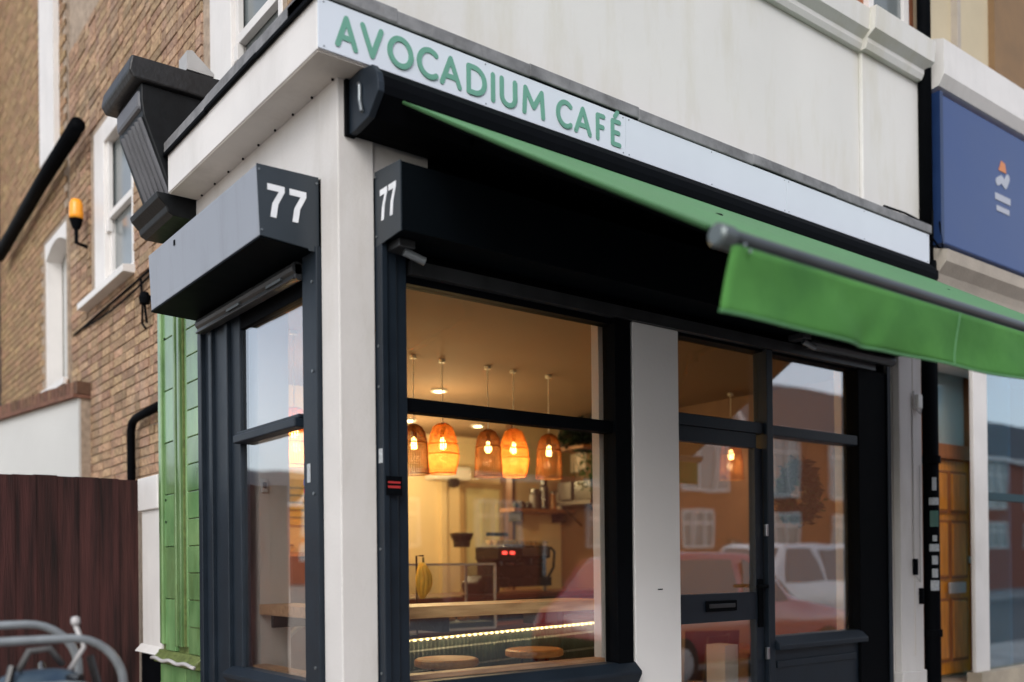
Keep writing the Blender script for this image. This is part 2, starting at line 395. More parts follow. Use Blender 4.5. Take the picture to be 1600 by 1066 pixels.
sash(1.20, 2.25, 4.05, 5.95, 4.62, bl, wide=.34)
# arch heads
# cables on brick wall
m = MB()
def sag(p, q, s, n=12): return [Vector(p).lerp(Vector(q), i/n)-Vector((0, 0, s*4*(i/n)*(1-i/n))) for i in range(n+1)]
m.tube(sag((.285, 5.6, 3.64), (.285, 3.1, 3.68), .0), .009, 6); m.tube(sag((.283, 5.3, 3.64), (.283, 3.1, 3.66), .05), .008, 6)
m.tube([(.285, 3.62, 3.66), (.282, 3.58, 3.5), (.285, 3.60, 3.33), (.284, 3.52, 3.28)], .008, 6)
tag(m.build('cable', 'black_paint'), 'pair of thin black cables sagging across the brick side wall', 'cable')
m = MB(); m.lathe([(.0, 0), (.035, .01), (.04, .05), (.03, .09), (0, .1)], (.25, 3.42, 3.42), 12); m.tube([(.25, 3.42, 3.43), (.27, 3.44, 3.3)], .01, 6); m.box(.25, .30, 3.40, 3.44, 3.46, 3.49)
tag(m.build('junction_box', 'black_paint'), 'small black cable junction on the brick wall beside the grey shutter box', 'junction box')
m = MB(); m.tube([(.24, 3.74, GZ), (.24, 3.74, 2.56), (.24, 3.70, 2.62), (.24, 3.62, 2.64), (.24, 3.1, 2.66)], .030, 10)
tag(m.build('waste_pipe', 'black_paint', smooth=True), 'black bent waste pipe low on the brick side wall above the fence', 'pipe')

# ------------------------------------------------------------------ side shopfront (x = 0)
def frame_side():
    sf = thing('side_window', 'narrow cafe window in dark frame on the side street, beside the green tiles', 'window', (0, 0, GZ))
    m = MB(); m.box(-.022, .05, .163, .298, GZ, 2.905)
    m.build('frame_post', 'anthracite', sf, bevel=.004)
    m = MB(); m.box(-.005, .06, .300, .335, .9, 2.83); m.box(.012, .06, .335, .372, .95, 2.8)
    m.build('guide_channel', 'anthracite', sf, bevel=.004)
    m = MB(); m.box(-.03, .05, 1.525, 1.575, GZ, 2.90); m.box(-.005, .05, 1.44, 1.525, GZ, 2.9); m.box(-.02, .05, 1.40, 1.44, GZ, 2.88); m.box(.0, .05, 1.24, 1.40, GZ, 2.88); m.box(-.012, .05, 1.20, 1.24, GZ, 2.86); m.box(.01, .06, 1.085, 1.20, GZ, 2.84)
    m.build('frame_post', 'anthracite', sf, bevel=.004)
    m = MB(); m.box(-.03, .04, .372, 1.085, 2.165, 2.205); m.box(-.01, .04, .372, 1.085, 2.205, 2.225); m.build('transom', 'anthracite', sf, bevel=.006)
    B(.015, .06, .372, 1.085, 2.74, 2.90).build('top_rail', 'black_paint', sf, bevel=.004)
    m = MB(); m.prism([(-.05, 1.0), (-.05, 1.02), (.0, 1.05), (.06, 1.05), (.06, .96), (-.02, .96)], lambda u, v, t: (u, t, v), .30, 1.20)
    m.build('sill', 'anthracite', sf, bevel=.004)
    m = MB(); m.box(.0, .05, .30, 1.085, GZ, .96); m.box(-.015, 0, .34, .98, .86, .90); m.box(-.015, 0, .34, .98, .30, .34); m.box(-.015, 0, .34, .38, .34, .86); m.box(-.015, 0, .94, .98, .34, .86)
    m.build('stall_riser', 'anthracite', sf, bevel=.004)
    B(.028, .034, .372, 1.085, 1.05, 2.165).build('pane', 'side_glass', sf)
    B(.028, .034, .372, 1.085, 2.225, 2.74).build('pane', 'side_glass', sf)
    for z in (1.14, 1.75, 2.33, 2.52): MB().lathe([(0, 0), (.006, 0), (.006, .002), (0, .003)], (0, 0, 0), 10)
    for z in (1.12, 1.86, 2.38, 2.76):
        m = MB(); m.tube([(-.022, .20, z), (-.027, .20, z)], .007, 8); m.build('bolt', 'steel_dull', sf)
    B(-.0245, -.0225, .232, .262, 1.86+.05, 1.86+.13).build('sticker', 'sticker_white', sf, label='small white security sticker')
    B(-.0065, -.0052, .304, .333, 1.905, 1.93).build('sticker', 'sticker_blue', sf, label='tiny blue and white sticker')
    B(-.0065, -.0052, .304, .333, 1.87, 1.89).build('sticker', 'sticker_red', sf, label='tiny red sticker')
frame_side()
m = MB(); m.box(-.004, .10, 1.577, 1.615, GZ, 3.45); tag(m.build('white_batten', 'white_paint', bevel=.003), 'thin white batten between the dark window frame and green tiled pilaster', 'batten')
# side shutter box (grey, with 77 on its end)
def shutter_box_side():
    s = thing('shutter_box', 'grey steel shutter box with 77 on its end, over the side window', 'shutter box', (0, 0, 2.9))
    m = MB(); m.prism([(-.275, 3.19), (-.262, 2.905), (.0, 2.895), (.0, 3.20)], lambda u, v, t: (u, t, v), .178, 1.60)
    m.build('housing', 'box_side', s, bevel=.003)
    m = MB(); m.prism([(-.263, 2.9035), (-.263, 2.895), (.0, 2.885), (.0, 2.894)], lambda u, v, t: (u, t, v), .178, 1.60); m.build('underside', 'black_box', s)
    m = MB(); m.prism([(-.277, 3.192), (-.264, 2.903), (-.05, 2.888), (-.05, 2.88), (-.002, 2.88), (-.002, 3.198)], lambda u, v, t: (u, t, v), .172, .1775)
    m.build('end_plate', 'anthracite_box', s)
    # digits on plane y=.172 facing -y
    for k, x0 in enumerate((-.232, -.135)):
        digit7(lambda u, v, t, x0=x0: (x0+u, .171-t, 2.985+v), .075, .135, s)
    for (xx, zz) in ((-.268, 3.17), (-.258, 2.925), (-.012, 3.17)):
        m = MB(); m.tube([(xx, .172, zz), (xx, .168, zz)], .005, 8); m.build('rivet', 'steel_dull', s)
    m = MB(); m.box(-.2765, -.274, 1.18, 1.20, 3.135, 3.16); m.build('rivet', 'black_paint', s)
    # rolled bottom bar under the box
    m = MB(); m.box(-.055, -.02, .30, 1.50, 2.79, 2.86); m.box(-.065, -.055, .30, 1.50, 2.79, 2.80); m.tube([(-.04, .30, 2.84), (-.04, 1.5, 2.84)], .03, 12)
    m.build('bottom_bar', 'steel_bar', s, bevel=.003)
    for yy in (.9, .42):
        B(-.068, -.055, yy, yy+.16, 2.81, 2.822).build('bar_bracket', 'steel_dull', s)
mat('box_side', (.27, .29, .33), .5, stain=(.14, .145, .15), stain_amt=.35, stain_scale=(6, 6, 1.2), var=.04, scale=2, bump=.03, spec=.5)
mat('steel_bar', (.05, .052, .055), .4, metal=.5, var=.2)
def digit7(fn, w_, h, parent):
    th = h*.19; 
    poly = [(0, h), (w_, h), (w_, h-th*.9), (w_*.62, h*.42), (w_*.50, 0), (w_*.16, 0), (w_*.28, h*.42), (w_*.66, h-th), (0, h-th)]
    m = MB(); m.prism(poly, fn, 0, .002); return m.build('digit', 'number_white', parent)
shutter_box_side()
# green tiled pilaster
gp = thing('tiled_pilaster', 'pilaster of weathered green glazed tiles at the end of the side shopfront', 'pilaster', (0, 1.95, GZ))
B(.012, .29, 1.617, 2.31, GZ, 3.45).build('core', 'moss_paint', gp)
z = 1.065; 
def tiles(z0, z1, h, y0, y1, x, name='tile'):
    z = z0; 
    while z < z1-.02:
        zt = min(z+h, z1); B(x+random.uniform(-.001, .001), .05, y0, y1, z+.0025, zt-.0025).build(name, 'tile_green', gp, bevel=.003); z = zt
tiles(1.065, 3.42, .152, 1.62, 1.84, 0.0)
tiles(1.065, 3.42, .305, 2.03, 2.20, -.012)
for (y0, y1, x) in ((1.855, 1.885, .004), (1.90, 1.94, -.022), (1.955, 1.985, -.03), (2.205, 2.235, -.028), (2.25, 2.30, -.015)):
    B(x, .05, y0, y1, 1.10, 3.42).build('moulding', 'tile_green', gp, bevel=.006)
B(-.008, .05, 1.985, 2.03, 1.10, 3.42).build('moulding', 'moss_paint', gp)
B(-.004, .05, 1.885, 1.90, 1.10, 3.42).build('moulding', 'moss_paint', gp)
for zz in (1.82, 1.95, 2.9): 
    m = MB(); m.tube([(-.012, 2.17, zz), (-.016, 2.17, zz)], .008, 8); m.build('nail', 'black_paint', gp)
m = MB(); m.prism([(.01, .99), (-.045, .995), (-.05, 1.02), (-.02, 1.05), (-.015, 1.065), (.01, 1.065)], lambda u, v, t: (u, t, v), 1.60, 2.32); m.build('base_moulding', 'moss_paint', gp, bevel=.004)
tiles(GZ, .985, .2, 1.62, 1.86, -.01); tiles(GZ, .985, .3, 1.865, 2.30, -.012)
m = MB(); pts = [(-.055, 2.33-.73*i/16, 1.015+.006*math.sin(i*1.1)) for i in range(17)]; m.tube(pts, .011, 8); tag(m.build('conduit_pipe', 'conduit', smooth=True), 'thin pale cable clipped across the base of the green pilaster', 'cable')
# corbel bracket
cb = thing('corbel_bracket', 'black fluted console bracket with lead cap above the green pilaster', 'bracket', (0, 1.9, 3.45))
Y0, Y1 = 1.665, 2.10
m = MB(); m.prism([(-.125, 3.56), (-.275, 3.96), (-.285, 4.04), (-.285, 4.13), (.29, 4.13), (.29, 3.56)], lambda u, v, t: (u, t, v), Y0, Y1); m.build('body', 'corbel_paint', cb, bevel=.008)
for i in range(6):
    y_ = Y0+.045+i*.062
    m = MB(); m.tube([(-.128, y_, 3.575), (-.278, y_, 3.955)], .017, 8); m.build('flute', 'flute_paint', cb)
m = MB(); m.box(-.30, -.22, Y0+.02, Y1-.02, 3.99, 4.10); m.build('scroll', 'flute_paint', cb, bevel=.02)
m = MB(); m.prism([(-.20, 3.47), (-.15, 3.47), (-.16, 3.50), (-.20, 3.54), (-.21, 3.57), (.28, 3.57), (.28, 3.455), (-.12, 3.455)][2:]+[(-.15, 3.47)], lambda u, v, t: (u, t, v), Y0-.0, Y1+.06); m.build('capital', 'corbel_paint', cb, bevel=.006)
m = MB(); m.prism([(-.33, 4.13), (-.355, 4.17), (-.34, 4.25), (.29, 4.26), (.29, 4.13)], lambda u, v, t: (u, t, v), Y0-.03, Y1+.08); m.build('cap', 'cap_paint', cb, bevel=.01)
m = MB(); m.prism([(-.05, 4.26), (.10, 4.26), (.10, 4.275), (-.02, 4.37), (-.05, 4.36)], lambda u, v, t: (u, t, v), Y0-.03, Y0+.10); m.build('lead_cap', 'lead_light', cb) if 'lead_light' in M else (mat('lead_light', (.42, .41, .40), .5, var=.15), m.build('lead_cap', 'lead_light', cb))

# ------------------------------------------------------------------ sign board with letters
sg = thing('sign_board', 'pale sign board reading AVOCADIUM CAFE in green along the white fascia', 'sign', (2.2, -.14, 3.66))
for a, b in ((-.154, 1.508), (1.510, 2.805), (2.807, 4.385)):
    B(a, b, -.144, -.137, 3.566, 3.7625).build('panel', 'sign_face', sg, bevel=.001)
for xs in (-.13, 1.49, 1.53, 2.785, 2.825, 4.36, .65, 2.15, 3.6):
    for zs in (3.577, 3.75):
        m = MB(); m.tube([(xs, -.144, zs), (xs, -.1458, zs)], .0035, 8); m.build('sign_screw', 'steel_dull', sg)
def arc(cx, cy, rx, ry, a0, a1, n=18): return [(cx+rx*math.cos(R(a0+(a1-a0)*i/n)), cy+ry*math.sin(R(a0+(a1-a0)*i/n))) for i in range(n+1)]
GL = {  # strokes in a cell of height 1; width given
 'A': (.86, [[(.03, 0), (.43, 1), (.83, 0)], [(.17, .30), (.69, .30)]]),
 'V': (.86, [[(.03, 1), (.43, 0), (.83, 1)]]),
 'O': (1.02, [arc(.51, .5, .48, .5, 0, 360, 32)]),
 'C': (.86, [arc(.52, .5, .49, .5, 50, 310, 26)]),
 'D': (.80, [[(.06, 0), (.06, 1), (.30, 1)]+arc(.30, .5, .46, .5, 90, -90, 20)+[(.06, 0)]]),
 'I': (.12, [[(.06, 0), (.06, 1)]]),
 'U': (.72, [[(.04, 1), (.04, .36)]+arc(.36, .34, .32, .34, 180, 360, 16)+[(.68, 1)]]),
 'M': (.96, [[(.04, 0), (.10, 1), (.48, .30), (.86, 1), (.92, 0)]]),
 'F': (.50, [[(.05, 0), (.05, 1), (.48, 1)], [(.05, .52), (.42, .52)]]),
 'E': (.50, [[(.48, 1), (.05, 1), (.05, 0), (.48, 0)], [(.05, .52), (.42, .52)], [(.20, 1.22), (.36, 1.42)]]),
}
LAY = [0]
def stroke_mesh(m, pts, hw, fn, d):
    LAY[0] = LAY[0] % 7
    # thick polyline with round joints and ends, as flat prisms
    for a, b in zip(pts, pts[1:]):
        v = Vector((b[0]-a[0], b[1]-a[1])); 
        if v.length < 1e-6: continue
        n_ = Vector((-v.y, v.x)).normalized()*hw
        m.prism([(a[0]+n_.x, a[1]+n_.y), (a[0]-n_.x, a[1]-n_.y), (b[0]-n_.x, b[1]-n_.y), (b[0]+n_.x, b[1]+n_.y)], fn, -.0001*LAY[0], d+.00013*LAY[0]); LAY[0] += 1
    for k, p in enumerate(pts):
        m.prism([(p[0]+hw*math.cos(2*math.pi*i/12), p[1]+hw*math.sin(2*math.pi*i/12)) for i in range(12)], fn, -.00005-.0001*(k % 9), d+.00007+.00013*(k % 5))
H = .112
def letter(ch, x0, wpx):
    w0, st = GL[ch]; m = MB(); sx = wpx/w0
    for s in st:
        stroke_mesh(m, [(px*sx, py*H) for px, py in s], .0112, lambda u, v, t, x0=x0: (x0+u, -.1452-t, 3.604+v), .0022)
    m.build('letter', 'letter_green', sg, fix=True)
LX = [('A', -0.0748, 0.0846), ('V', 0.0372, 0.0906), ('O', 0.1612, 0.1076), ('C', 0.3022, 0.0906), ('A', 0.4152, 0.0976), ('D', 0.5502, 0.0976), ('I', 0.6862, 0.0056), ('U', 0.7332, 0.0836), ('M', 0.8602, 0.1206), ('C', 1.0632, 0.0836), ('A', 1.1742, 0.0956), ('F', 1.3132, 0.0456), ('E', 1.4112, 0.0546)]
for ch, x0, ww in LX: letter(ch, x0, ww)

# ------------------------------------------------------------------ awning
aw = thing('awning', 'green fabric awning extended from a black cassette over the shop front', 'awning', (2.2, -.1, 3.4))
m = MB(); prof = [(.0, 3.545), (-.10, 3.55), (-.20, 3.53), (-.235, 3.49), (-.245, 3.45), (-.244, 3.415), (-.17, 3.345), (-.06, 3.33), (0, 3.33)]
m.prism(prof, lambda u, v, t: (t, u, v), .075, 4.30); m.build('cassette', 'black_paint', aw)
m = MB(); m.prism([(u*1.04, 3.44+(v-3.44)*1.05) for u, v in prof], lambda u, v, t: (t, u, v), .045, .075); m.build('cassette_end_cap', 'anthracite', aw, bevel=.004)
m = MB(); m.tube([(.044, -.10, 3.50), (.035, -.125, 3.48), (.038, -.12, 3.42), (.035, -.14, 3.37)], .008, 8); m.build('end_cap_trim', 'steel_dull', aw)
m = MB(); m.box(.03, .075, -.02, .0, 3.32, 3.55); m.build('wall_bracket', 'black_paint', aw)
FB = Vector((0, -1.84, 2.435))
def fab(u, v):
    x = .17+u*4.08; a = Vector((x, -.232, 3.416)); b = Vector((x, -1.80, 2.462)); p = a.lerp(b, v)
    p.z -= .005*math.sin(math.pi*v); p.z += .003*math.sin(u*60)*math.sin(math.pi*v); return p
m = MB(); m.grid(fab, 60, 14); m.build('fabric', 'fabric_top', aw, smooth=True, solid=.0015)
m = MB(); m.grid(lambda u, v: fab(u, v)-Vector((0, .0, .022)), 60, 14); m.build('backing_sheet', 'black_paint', aw, smooth=True, solid=.001)  # black sheet added under the fabric to darken its underside
m = MB(); m.tube([(.20, -1.835, 2.432), (4.40, -1.835, 2.432)], .021, 20); m.box(.22, 4.38, -1.85, -1.82, 2.395, 2.41); m.build('front_bar', 'bar_metal', aw, smooth=False, bevel=.003) if 'bar_metal' in M else (mat('bar_metal', (.06, .07, .075), .35, metal=.2, var=.15), m.build('front_bar', 'bar_metal', aw))
m = MB(); m.tube([(.158, -1.835, 2.425), (.166, -1.835, 2.425), (.215, -1.835, 2.425)], [.024, .033, .033], 20); m.build('bar_end_cap', 'alu_grey', aw)
for xx, zz in ((.24, 2.405), (.262, 2.392)): 
    m = MB(); m.tube([(xx, -1.862, zz), (xx, -1.87, zz)], .005, 8); m.build('bar_screw', 'steel', aw)
def val(u, v):
    x = .205+u*4.17+.0*v; z = 2.405-v*.185
    y = -1.855+v*(.016*math.sin(u*9+.4)+.011*math.sin(u*21+v*2.4)+.006*math.sin(u*47+1-v*3)+.012*math.exp(-((u-.12-.05*v)/.012)**2)+.012*math.exp(-((u-.19+.03*v)/.01)**2))
    x -= .045*v*(1-u)
    return Vector((x, y, z+.003*math.sin(u*31)*v))
m = MB(); m.tube([fab(0, j/14)+Vector((.002, 0, -.006)) for j in range(15)], .007, 8); m.build('edge_hem', 'hem_green', aw)
m = MB(); m.grid(val, 110, 10); m.build('valance', 'fabric_green', aw, smooth=True, solid=.002)
for us in (.29, .58, .87):
    m = MB(); m.tube([val(us, j/10)+Vector((0, -.003, 0)) for j in range(11)], .0025, 6); m.build('seam', 'fabric_top', aw)
m = MB(); m.tube([val(i/100, 1) for i in range(101)], .0045, 6); m.build('valance_hem', 'fabric_top', aw)
for x0, s in ((.55, 1), (4.0, -1)):
    m = MB(); el = Vector((x0+s*.78, -.85, 2.98)); m.tube([(x0, -.2, 3.36), el], .028, 8); m.tube([el, (x0+s*.15, -1.80, 2.43)], .022, 8); m.lathe([(0, -.04), (.035, -.04), (.035, .04), (0, .04)], el, 12); m.build('folding_arm', 'black_paint', aw)

# ------------------------------------------------------------------ front shopfront
def shutter_box_front():
    s = thing('shutter_box', 'black shutter box with 77 on its end, under the green awning', 'shutter box', (.17, -.1, 2.9))
    B(.178, 4.09, -.205, .03, 2.908, 3.188).build('housing', 'black_box', s, bevel=.003)
    m = MB(); m.prism([(-.207, 2.905), (-.207, 3.19), (.0, 3.205), (.0, 2.89), (-.03, 2.89)], lambda u, v, t: (t, u, v), .1715, .1775); m.build('end_plate', 'anthracite_box', s)
    for y0 in (-.045, -.115):
        digit7(lambda u, v, t, y0=y0: (.1712-t, y0-u, 2.985+v), .058, .130, s)
    for yy, zz in ((-.012, 2.93), (-.012, 3.18)):
        m = MB(); m.tube([(.171, yy, zz), (.167, yy, zz)], .005, 8); m.build('rivet', 'steel_dull', s)
shutter_box_front()
def light_fit(x, lab):
    t = thing('shutter_bracket', lab, 'bracket', (x, -.05, 2.9))
    m = MB(); m.box(x-.03, x+.05, -.13, -.02, 2.87, 2.905); m.build('plate', 'steel_bar', t, bevel=.004)
    m = MB(); m.tube([(x+.01, -.10, 2.86), (x+.10, -.12, 2.83)], .018, 10); m.build('roller', 'steel_dull', t)
light_fit(.24, 'small metal bracket under the left end of the black shutter box')
light_fit(3.0, 'small metal bracket under the shutter box above the right window')
m = MB(); m.box(.33, 3.9, -.03, .02, 2.80, 2.86); m.tube([(3.1, -.06, 2.87), (4.04, -.06, 2.87)], .035, 12); tag(m.build('shutter_roll_bar', 'steel_bar'), 'dark steel shutter bottom bar tucked above the front windows', 'shutter bar')

sf = thing('front_window', 'large cafe window in black frame lit by woven pendant lamps', 'window', (.9, 0, GZ))
m = MB(); m.box(.172, .20, -.05, .05, GZ, 2.90); m.build('guide_channel', 'anthracite', sf, bevel=.003)
m = MB(); m.box(.20, .255, -.03, .05, GZ, 2.90); m.box(.262, .315, -.012, .06, GZ, 2.90); m.build('frame_post', 'anthracite', sf, bevel=.004)
B(1.545, 1.655, -.015, .08, GZ, 2.80).build('frame_post', 'black_paint', sf, bevel=.004)
m = MB(); m.box(.315, 1.545, .005, .08, 2.215, 2.275); m.build('transom', 'black_paint', sf, bevel=.006)
B(.315, 1.545, .01, .08, 2.768, 2.80).build('top_rail', 'black_paint', sf)
m = MB(); m.prism([(-.06, .985), (-.06, 1.0), (-.01, 1.045), (.08, 1.045), (.08, .93), (-.03, .93)], lambda u, v, t: (t, u, v), .255, 1.67); m.build('sill', 'anthracite', sf, bevel=.004)
m = MB(); m.box(.26, 1.62, -.0, .07, GZ, .93); m.build('stall_riser', 'anthracite', sf, bevel=.004)
B(.315, 1.545, .046, .052, 1.045, 2.215).build('pane', 'shop_glass', sf)
B(.315, 1.545, .046, .052, 2.275, 2.768).build('pane', 'shop_glass', sf)
for zz in (1.1, 1.62, 2.30, 2.47):
    m = MB(); m.tube([(.172, -.02, zz), (.168, -.02, zz)], .006, 8); m.build('bolt', 'steel_dull', sf)
B(.171, .1725, -.043, -.012, 1.98, 2.04).build('sticker', 'sticker_white', sf, label='small white security sticker')
B(.182, .258, -.0535, -.0505, 1.845, 1.925).build('warning_plate', 'black_paint', sf)
B(.19, .25, -.0545, -.0538, 1.875, 1.885).build('sticker', 'sticker_red', sf, label='thin red strip on the black plate'); B(.19, .25, -.0545, -.0538, 1.895, 1.903).build('sticker', 'sticker_red', sf, label='upper red strip on the black plate')
B(.315, 1.545, .085, .16, 1.03, 1.065).build('inner_sill', 'bar_wood', sf)
# white middle pilaster
m = MB(); m.box(1.672, 2.018, -.012, .12, GZ, 2.80)
tag(m.build('middle_pilaster', 'pilaster_white', bevel=.006), 'plain white pilaster between the large window and the cafe door', 'pilaster')
B(1.84, 1.875, -.0145, -.0115, 1.408, 1.414).build('mark', 'black_paint')
D.objects['mark'].name = 'wall_scratch'; tag(D.objects['wall_scratch'], 'tiny dark scratch plate on the white middle pilaster', 'mark')
# entrance door + right window
ew = thing('entrance_frame', 'black frame of transom lights and right hand window beside the cafe door', 'window', (3, 0, GZ))
B(2.022, 2.765, .0, .08, 2.30, 2.365).build('transom', 'anthracite', ew, bevel=.004)
m = MB(); m.box(2.765, 2.822, -.02, .08, GZ, 2.80); m.build('mullion', 'anthracite', ew, bevel=.004)
B(2.822, 3.722, -.005, .08, 2.298, 2.36).build('transom', 'anthracite', ew, bevel=.006)
B(3.722, 4.095, -.01, .08, GZ, 2.80).build('frame_post', 'black_paint', ew, bevel=.004)
m = MB(); m.box(4.05, 4.09, -.022, -.012, GZ, 2.9); m.build('guide_channel', 'anthracite', ew, bevel=.004)
B(2.022, 3.722, .01, .08, 2.785, 2.80).build('top_rail', 'black_paint', ew)
m = MB(); m.prism([(-.055, 1.03), (-.055, 1.06), (-.0, 1.105), (.08, 1.105), (.08, 1.03)], lambda u, v, t: (t, u, v), 2.822, 3.74); m.build('sill', 'anthracite', ew, bevel=.005)
m = MB(); m.box(2.822, 3.722, .01, .07, GZ, 1.03); m.box(2.86, 3.68, -.004, .01, .92, .96); m.build('stall_riser', 'anthracite', ew, bevel=.004)
for a in ((2.822, 3.722, .046, .052, 1.105, 2.298), (2.822, 3.722, .046, .052, 2.36, 2.785), (2.022, 2.765, .046, .052, 2.365, 2.785)): B(*a).build('pane', 'door_glass', ew)
dr = thing('entrance_door', 'black cafe door with glass panels and letterbox in its middle rail', 'door', (2.4, 0, GZ))
m = MB(); m.box(2.024, 2.70, .01, .06, 2.215, 2.298); m.box(2.684, 2.755, .01, .06, GZ, 2.215); m.box(2.0245, 2.028, .01, .06, GZ, 2.215); m.box(2.028, 2.684, .01, .06, GZ, .45); m.build('leaf_frame', 'anthracite', dr, bevel=.003)
B(2.028, 2.684, .012, .058, 1.215, 1.375).build('middle_rail', 'anthracite', dr, bevel=.003)
m = MB(); m.box(2.24, 2.50, .0, .012, 1.275, 1.335); m.build('letterbox', 'black_paint', dr, bevel=.004); B(2.26, 2.48, -.004, 0, 1.295, 1.318).build('letterbox_flap', 'steel_bar', dr, bevel=.002)
m = MB(); m.box(2.695, 2.735, -.002, .01, 1.17, 1.45); m.tube([(2.715, -.002, 1.41), (2.715, -.045, 1.41), (2.62, -.05, 1.41)], .011, 8); m.build('handle', 'black_paint', dr)
for zz in (1.70, .98): B(2.745, 2.765, -.022, -.002, zz, zz+.07).build('hinge', 'steel', dr, bevel=.003)
B(2.028, 2.684, .032, .038, 1.375, 2.215).build('pane', 'door_glass', dr); B(2.028, 2.684, .032, .038, .45, 1.215).build('pane', 'door_glass', dr)
# right white pilaster
rp = thing('end_pilaster', 'white panelled pilaster with thin cable at the right end of the cafe', 'pilaster', (4.4, 0, GZ))
m = MB(); m.box(4.10, 4.44, -.002, .14, GZ, 3.555); m.box(4.135, 4.42, -.055, -.002, GZ, 3.50); m.build('shaft', 'white_render', rp, bevel=.006)
m = MB(); m.box(4.30, 4.306, -.058, -.0545, .9, 3.4); m.build('joint', 'soffit_paint', rp)
m = MB(); m.box(4.12, 4.43, -.07, 0, GZ, .80); m.build('plinth', 'white_render', rp, bevel=.01)
m = MB(); m.box(4.30, 4.36, -.10, -.055, 2.58, 2.68); m.build('wall_fixture', 'white_plastic', rp, bevel=.01)
m = MB(); m.tube([(4.29, -.07, 2.70), (4.29, -.075, 2.60), (4.32, -.08, 2.57), (4.36, -.08, 2.55), (4.38, -.075, 2.60)], .006, 6); m.tube([(4.29, -.06, 2.6), (4.29, -.06, 1.55)], .005, 6); m.tube([(4.30, -.06, 1.45), (4.36, -.065, 1.40), (4.37, -.065, 2.2)], .004, 6); m.build('cable', 'conduit', rp)
for (xx, zz) in ((4.29, 1.45), (4.365, 1.25)): B(xx-.012, xx+.012, -.085, -.055, zz, zz+.11).build('cable_plug', 'black_paint', rp, bevel=.004)
# downpipe
dp = thing('downpipe', 'tall black drainpipe with peeling stickers between the cafe and its neighbour', 'pipe', (4.68, -.06, GZ))
m = MB(); m.tube([(4.512, -.065, GZ), (4.512, -.065, 1.1), (4.512, -.065, 3.62)], .054, 16); m.build('pipe', 'black_paint', dp, smooth=True)
m = MB(); m.tube([(4.492, -.065, 3.55), (4.492, -.065, 8)], .045, 14); m.build('pipe', 'black_paint', dp, smooth=True)
m = MB(); m.tube([(4.56, -.03, 2.0), (4.56, -.03, 7.5)], .022, 8); m.build('pipe', 'steel_dull', dp, smooth=True)
for zz in (1.02, 2.22, 3.5): m = MB(); m.tube([(4.512, -.065, zz), (4.512, -.065, zz+.05)], .066, 16); m.build('collar', 'black_paint', dp)
for (zz, h, w_, mm) in ((2.03, .09, .03, 'sticker_white'), (1.93, .05, .07, 'sticker_white'), (1.78, .11, .06, 'sticker_green'), (1.68, .04, .03, 'sticker_white'), (1.61, .05, .07, 'sticker_white'), (1.52, .06, .04, 'sticker_white'), (1.43, .06, .04, 'sticker_white'), (1.34, .07, .06, 'sticker_white')):
    m = MB(); cx, cy = 4.512, -.065
    def sf_(u, v, zz=zz, h=h, w_=w_):
        a = R(-128)+(u-.5)*w_/.054; return Vector((cx+.0555*math.cos(a), cy+.0555*math.sin(a), zz+v*h))
    m.grid(sf_, 5, 1); m.build('sticker', mm, dp, solid=.001)
m = MB(); m.tube([(4.46, -.13, 3.95), (4.44, -.14, 3.75), (4.52, -.14, 3.70), (4.59, -.13, 3.72), (4.57, -.12, 3.9)], .006, 6); m.build('loose_wire', 'black_paint', dp)

# ------------------------------------------------------------------ interior
def st(mb, name, m): return struct(mb.build(name, m))
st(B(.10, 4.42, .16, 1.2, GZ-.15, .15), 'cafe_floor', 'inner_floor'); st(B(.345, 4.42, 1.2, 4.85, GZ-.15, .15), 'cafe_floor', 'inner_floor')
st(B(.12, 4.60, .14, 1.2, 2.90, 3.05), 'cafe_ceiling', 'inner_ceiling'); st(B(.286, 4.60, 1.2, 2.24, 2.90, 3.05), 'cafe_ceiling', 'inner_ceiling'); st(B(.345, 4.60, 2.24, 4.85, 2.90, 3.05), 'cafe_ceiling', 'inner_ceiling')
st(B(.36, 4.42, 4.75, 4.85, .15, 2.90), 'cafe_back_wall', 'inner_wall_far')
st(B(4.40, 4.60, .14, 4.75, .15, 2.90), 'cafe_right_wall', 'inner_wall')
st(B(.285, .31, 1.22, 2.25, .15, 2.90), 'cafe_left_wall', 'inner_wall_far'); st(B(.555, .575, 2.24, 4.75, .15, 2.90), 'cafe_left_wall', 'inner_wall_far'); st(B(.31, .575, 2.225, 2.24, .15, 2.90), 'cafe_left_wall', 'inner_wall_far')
# inner reveals / posts
B(1.555, 1.80, .122, .175, .15, 2.90).build('inner_post', 'inner_pillar', bl)
B(3.735, 4.39, .122, .175, .15, 2.90).build('inner_post', 'inner_pillar', bl)
B(.11, .275, 1.095, 1.219, .15, 2.90).build('inner_post', 'inner_pillar', bl)
B(.10, 4.40, .125, .15, 2.805, 2.90).build('inner_head', 'inner_pillar', bl)
# back door
bd = thing('back_door', 'pale cream panelled door in the back wall of the cafe', 'door', (3.7, 4.74, .15))
x0, x1 = 3.90, 4.35; zt = 2.36
B(x0, x1, 4.70, 4.748, .15, zt).build('leaf', 'door_cream', bd, bevel=.003)
for a, b in ((.3, 1.2), (1.35, 2.25)):
    for q in (0, 1):
        xx = x0+.02+q*.21; f = MB(); f.box(xx, xx+.02, 4.69, 4.70, a, b); f.box(xx+.18, xx+.20, 4.69, 4.70, a, b); f.box(xx+.02, xx+.18, 4.69, 4.70, a, a+.02); f.box(xx+.02, xx+.18, 4.69, 4.70, b-.02, b); f.build('panel', 'door_cream', bd)
m = MB(); m.box(x0-.035, x0, 4.68, 4.748, .15, zt+.06); m.box(x1, x1+.04, 4.68, 4.748, .15, zt+.06); m.box(x0, x1, 4.68, 4.748, zt, zt+.06); m.build('door_frame', 'brown_wood2', bd)
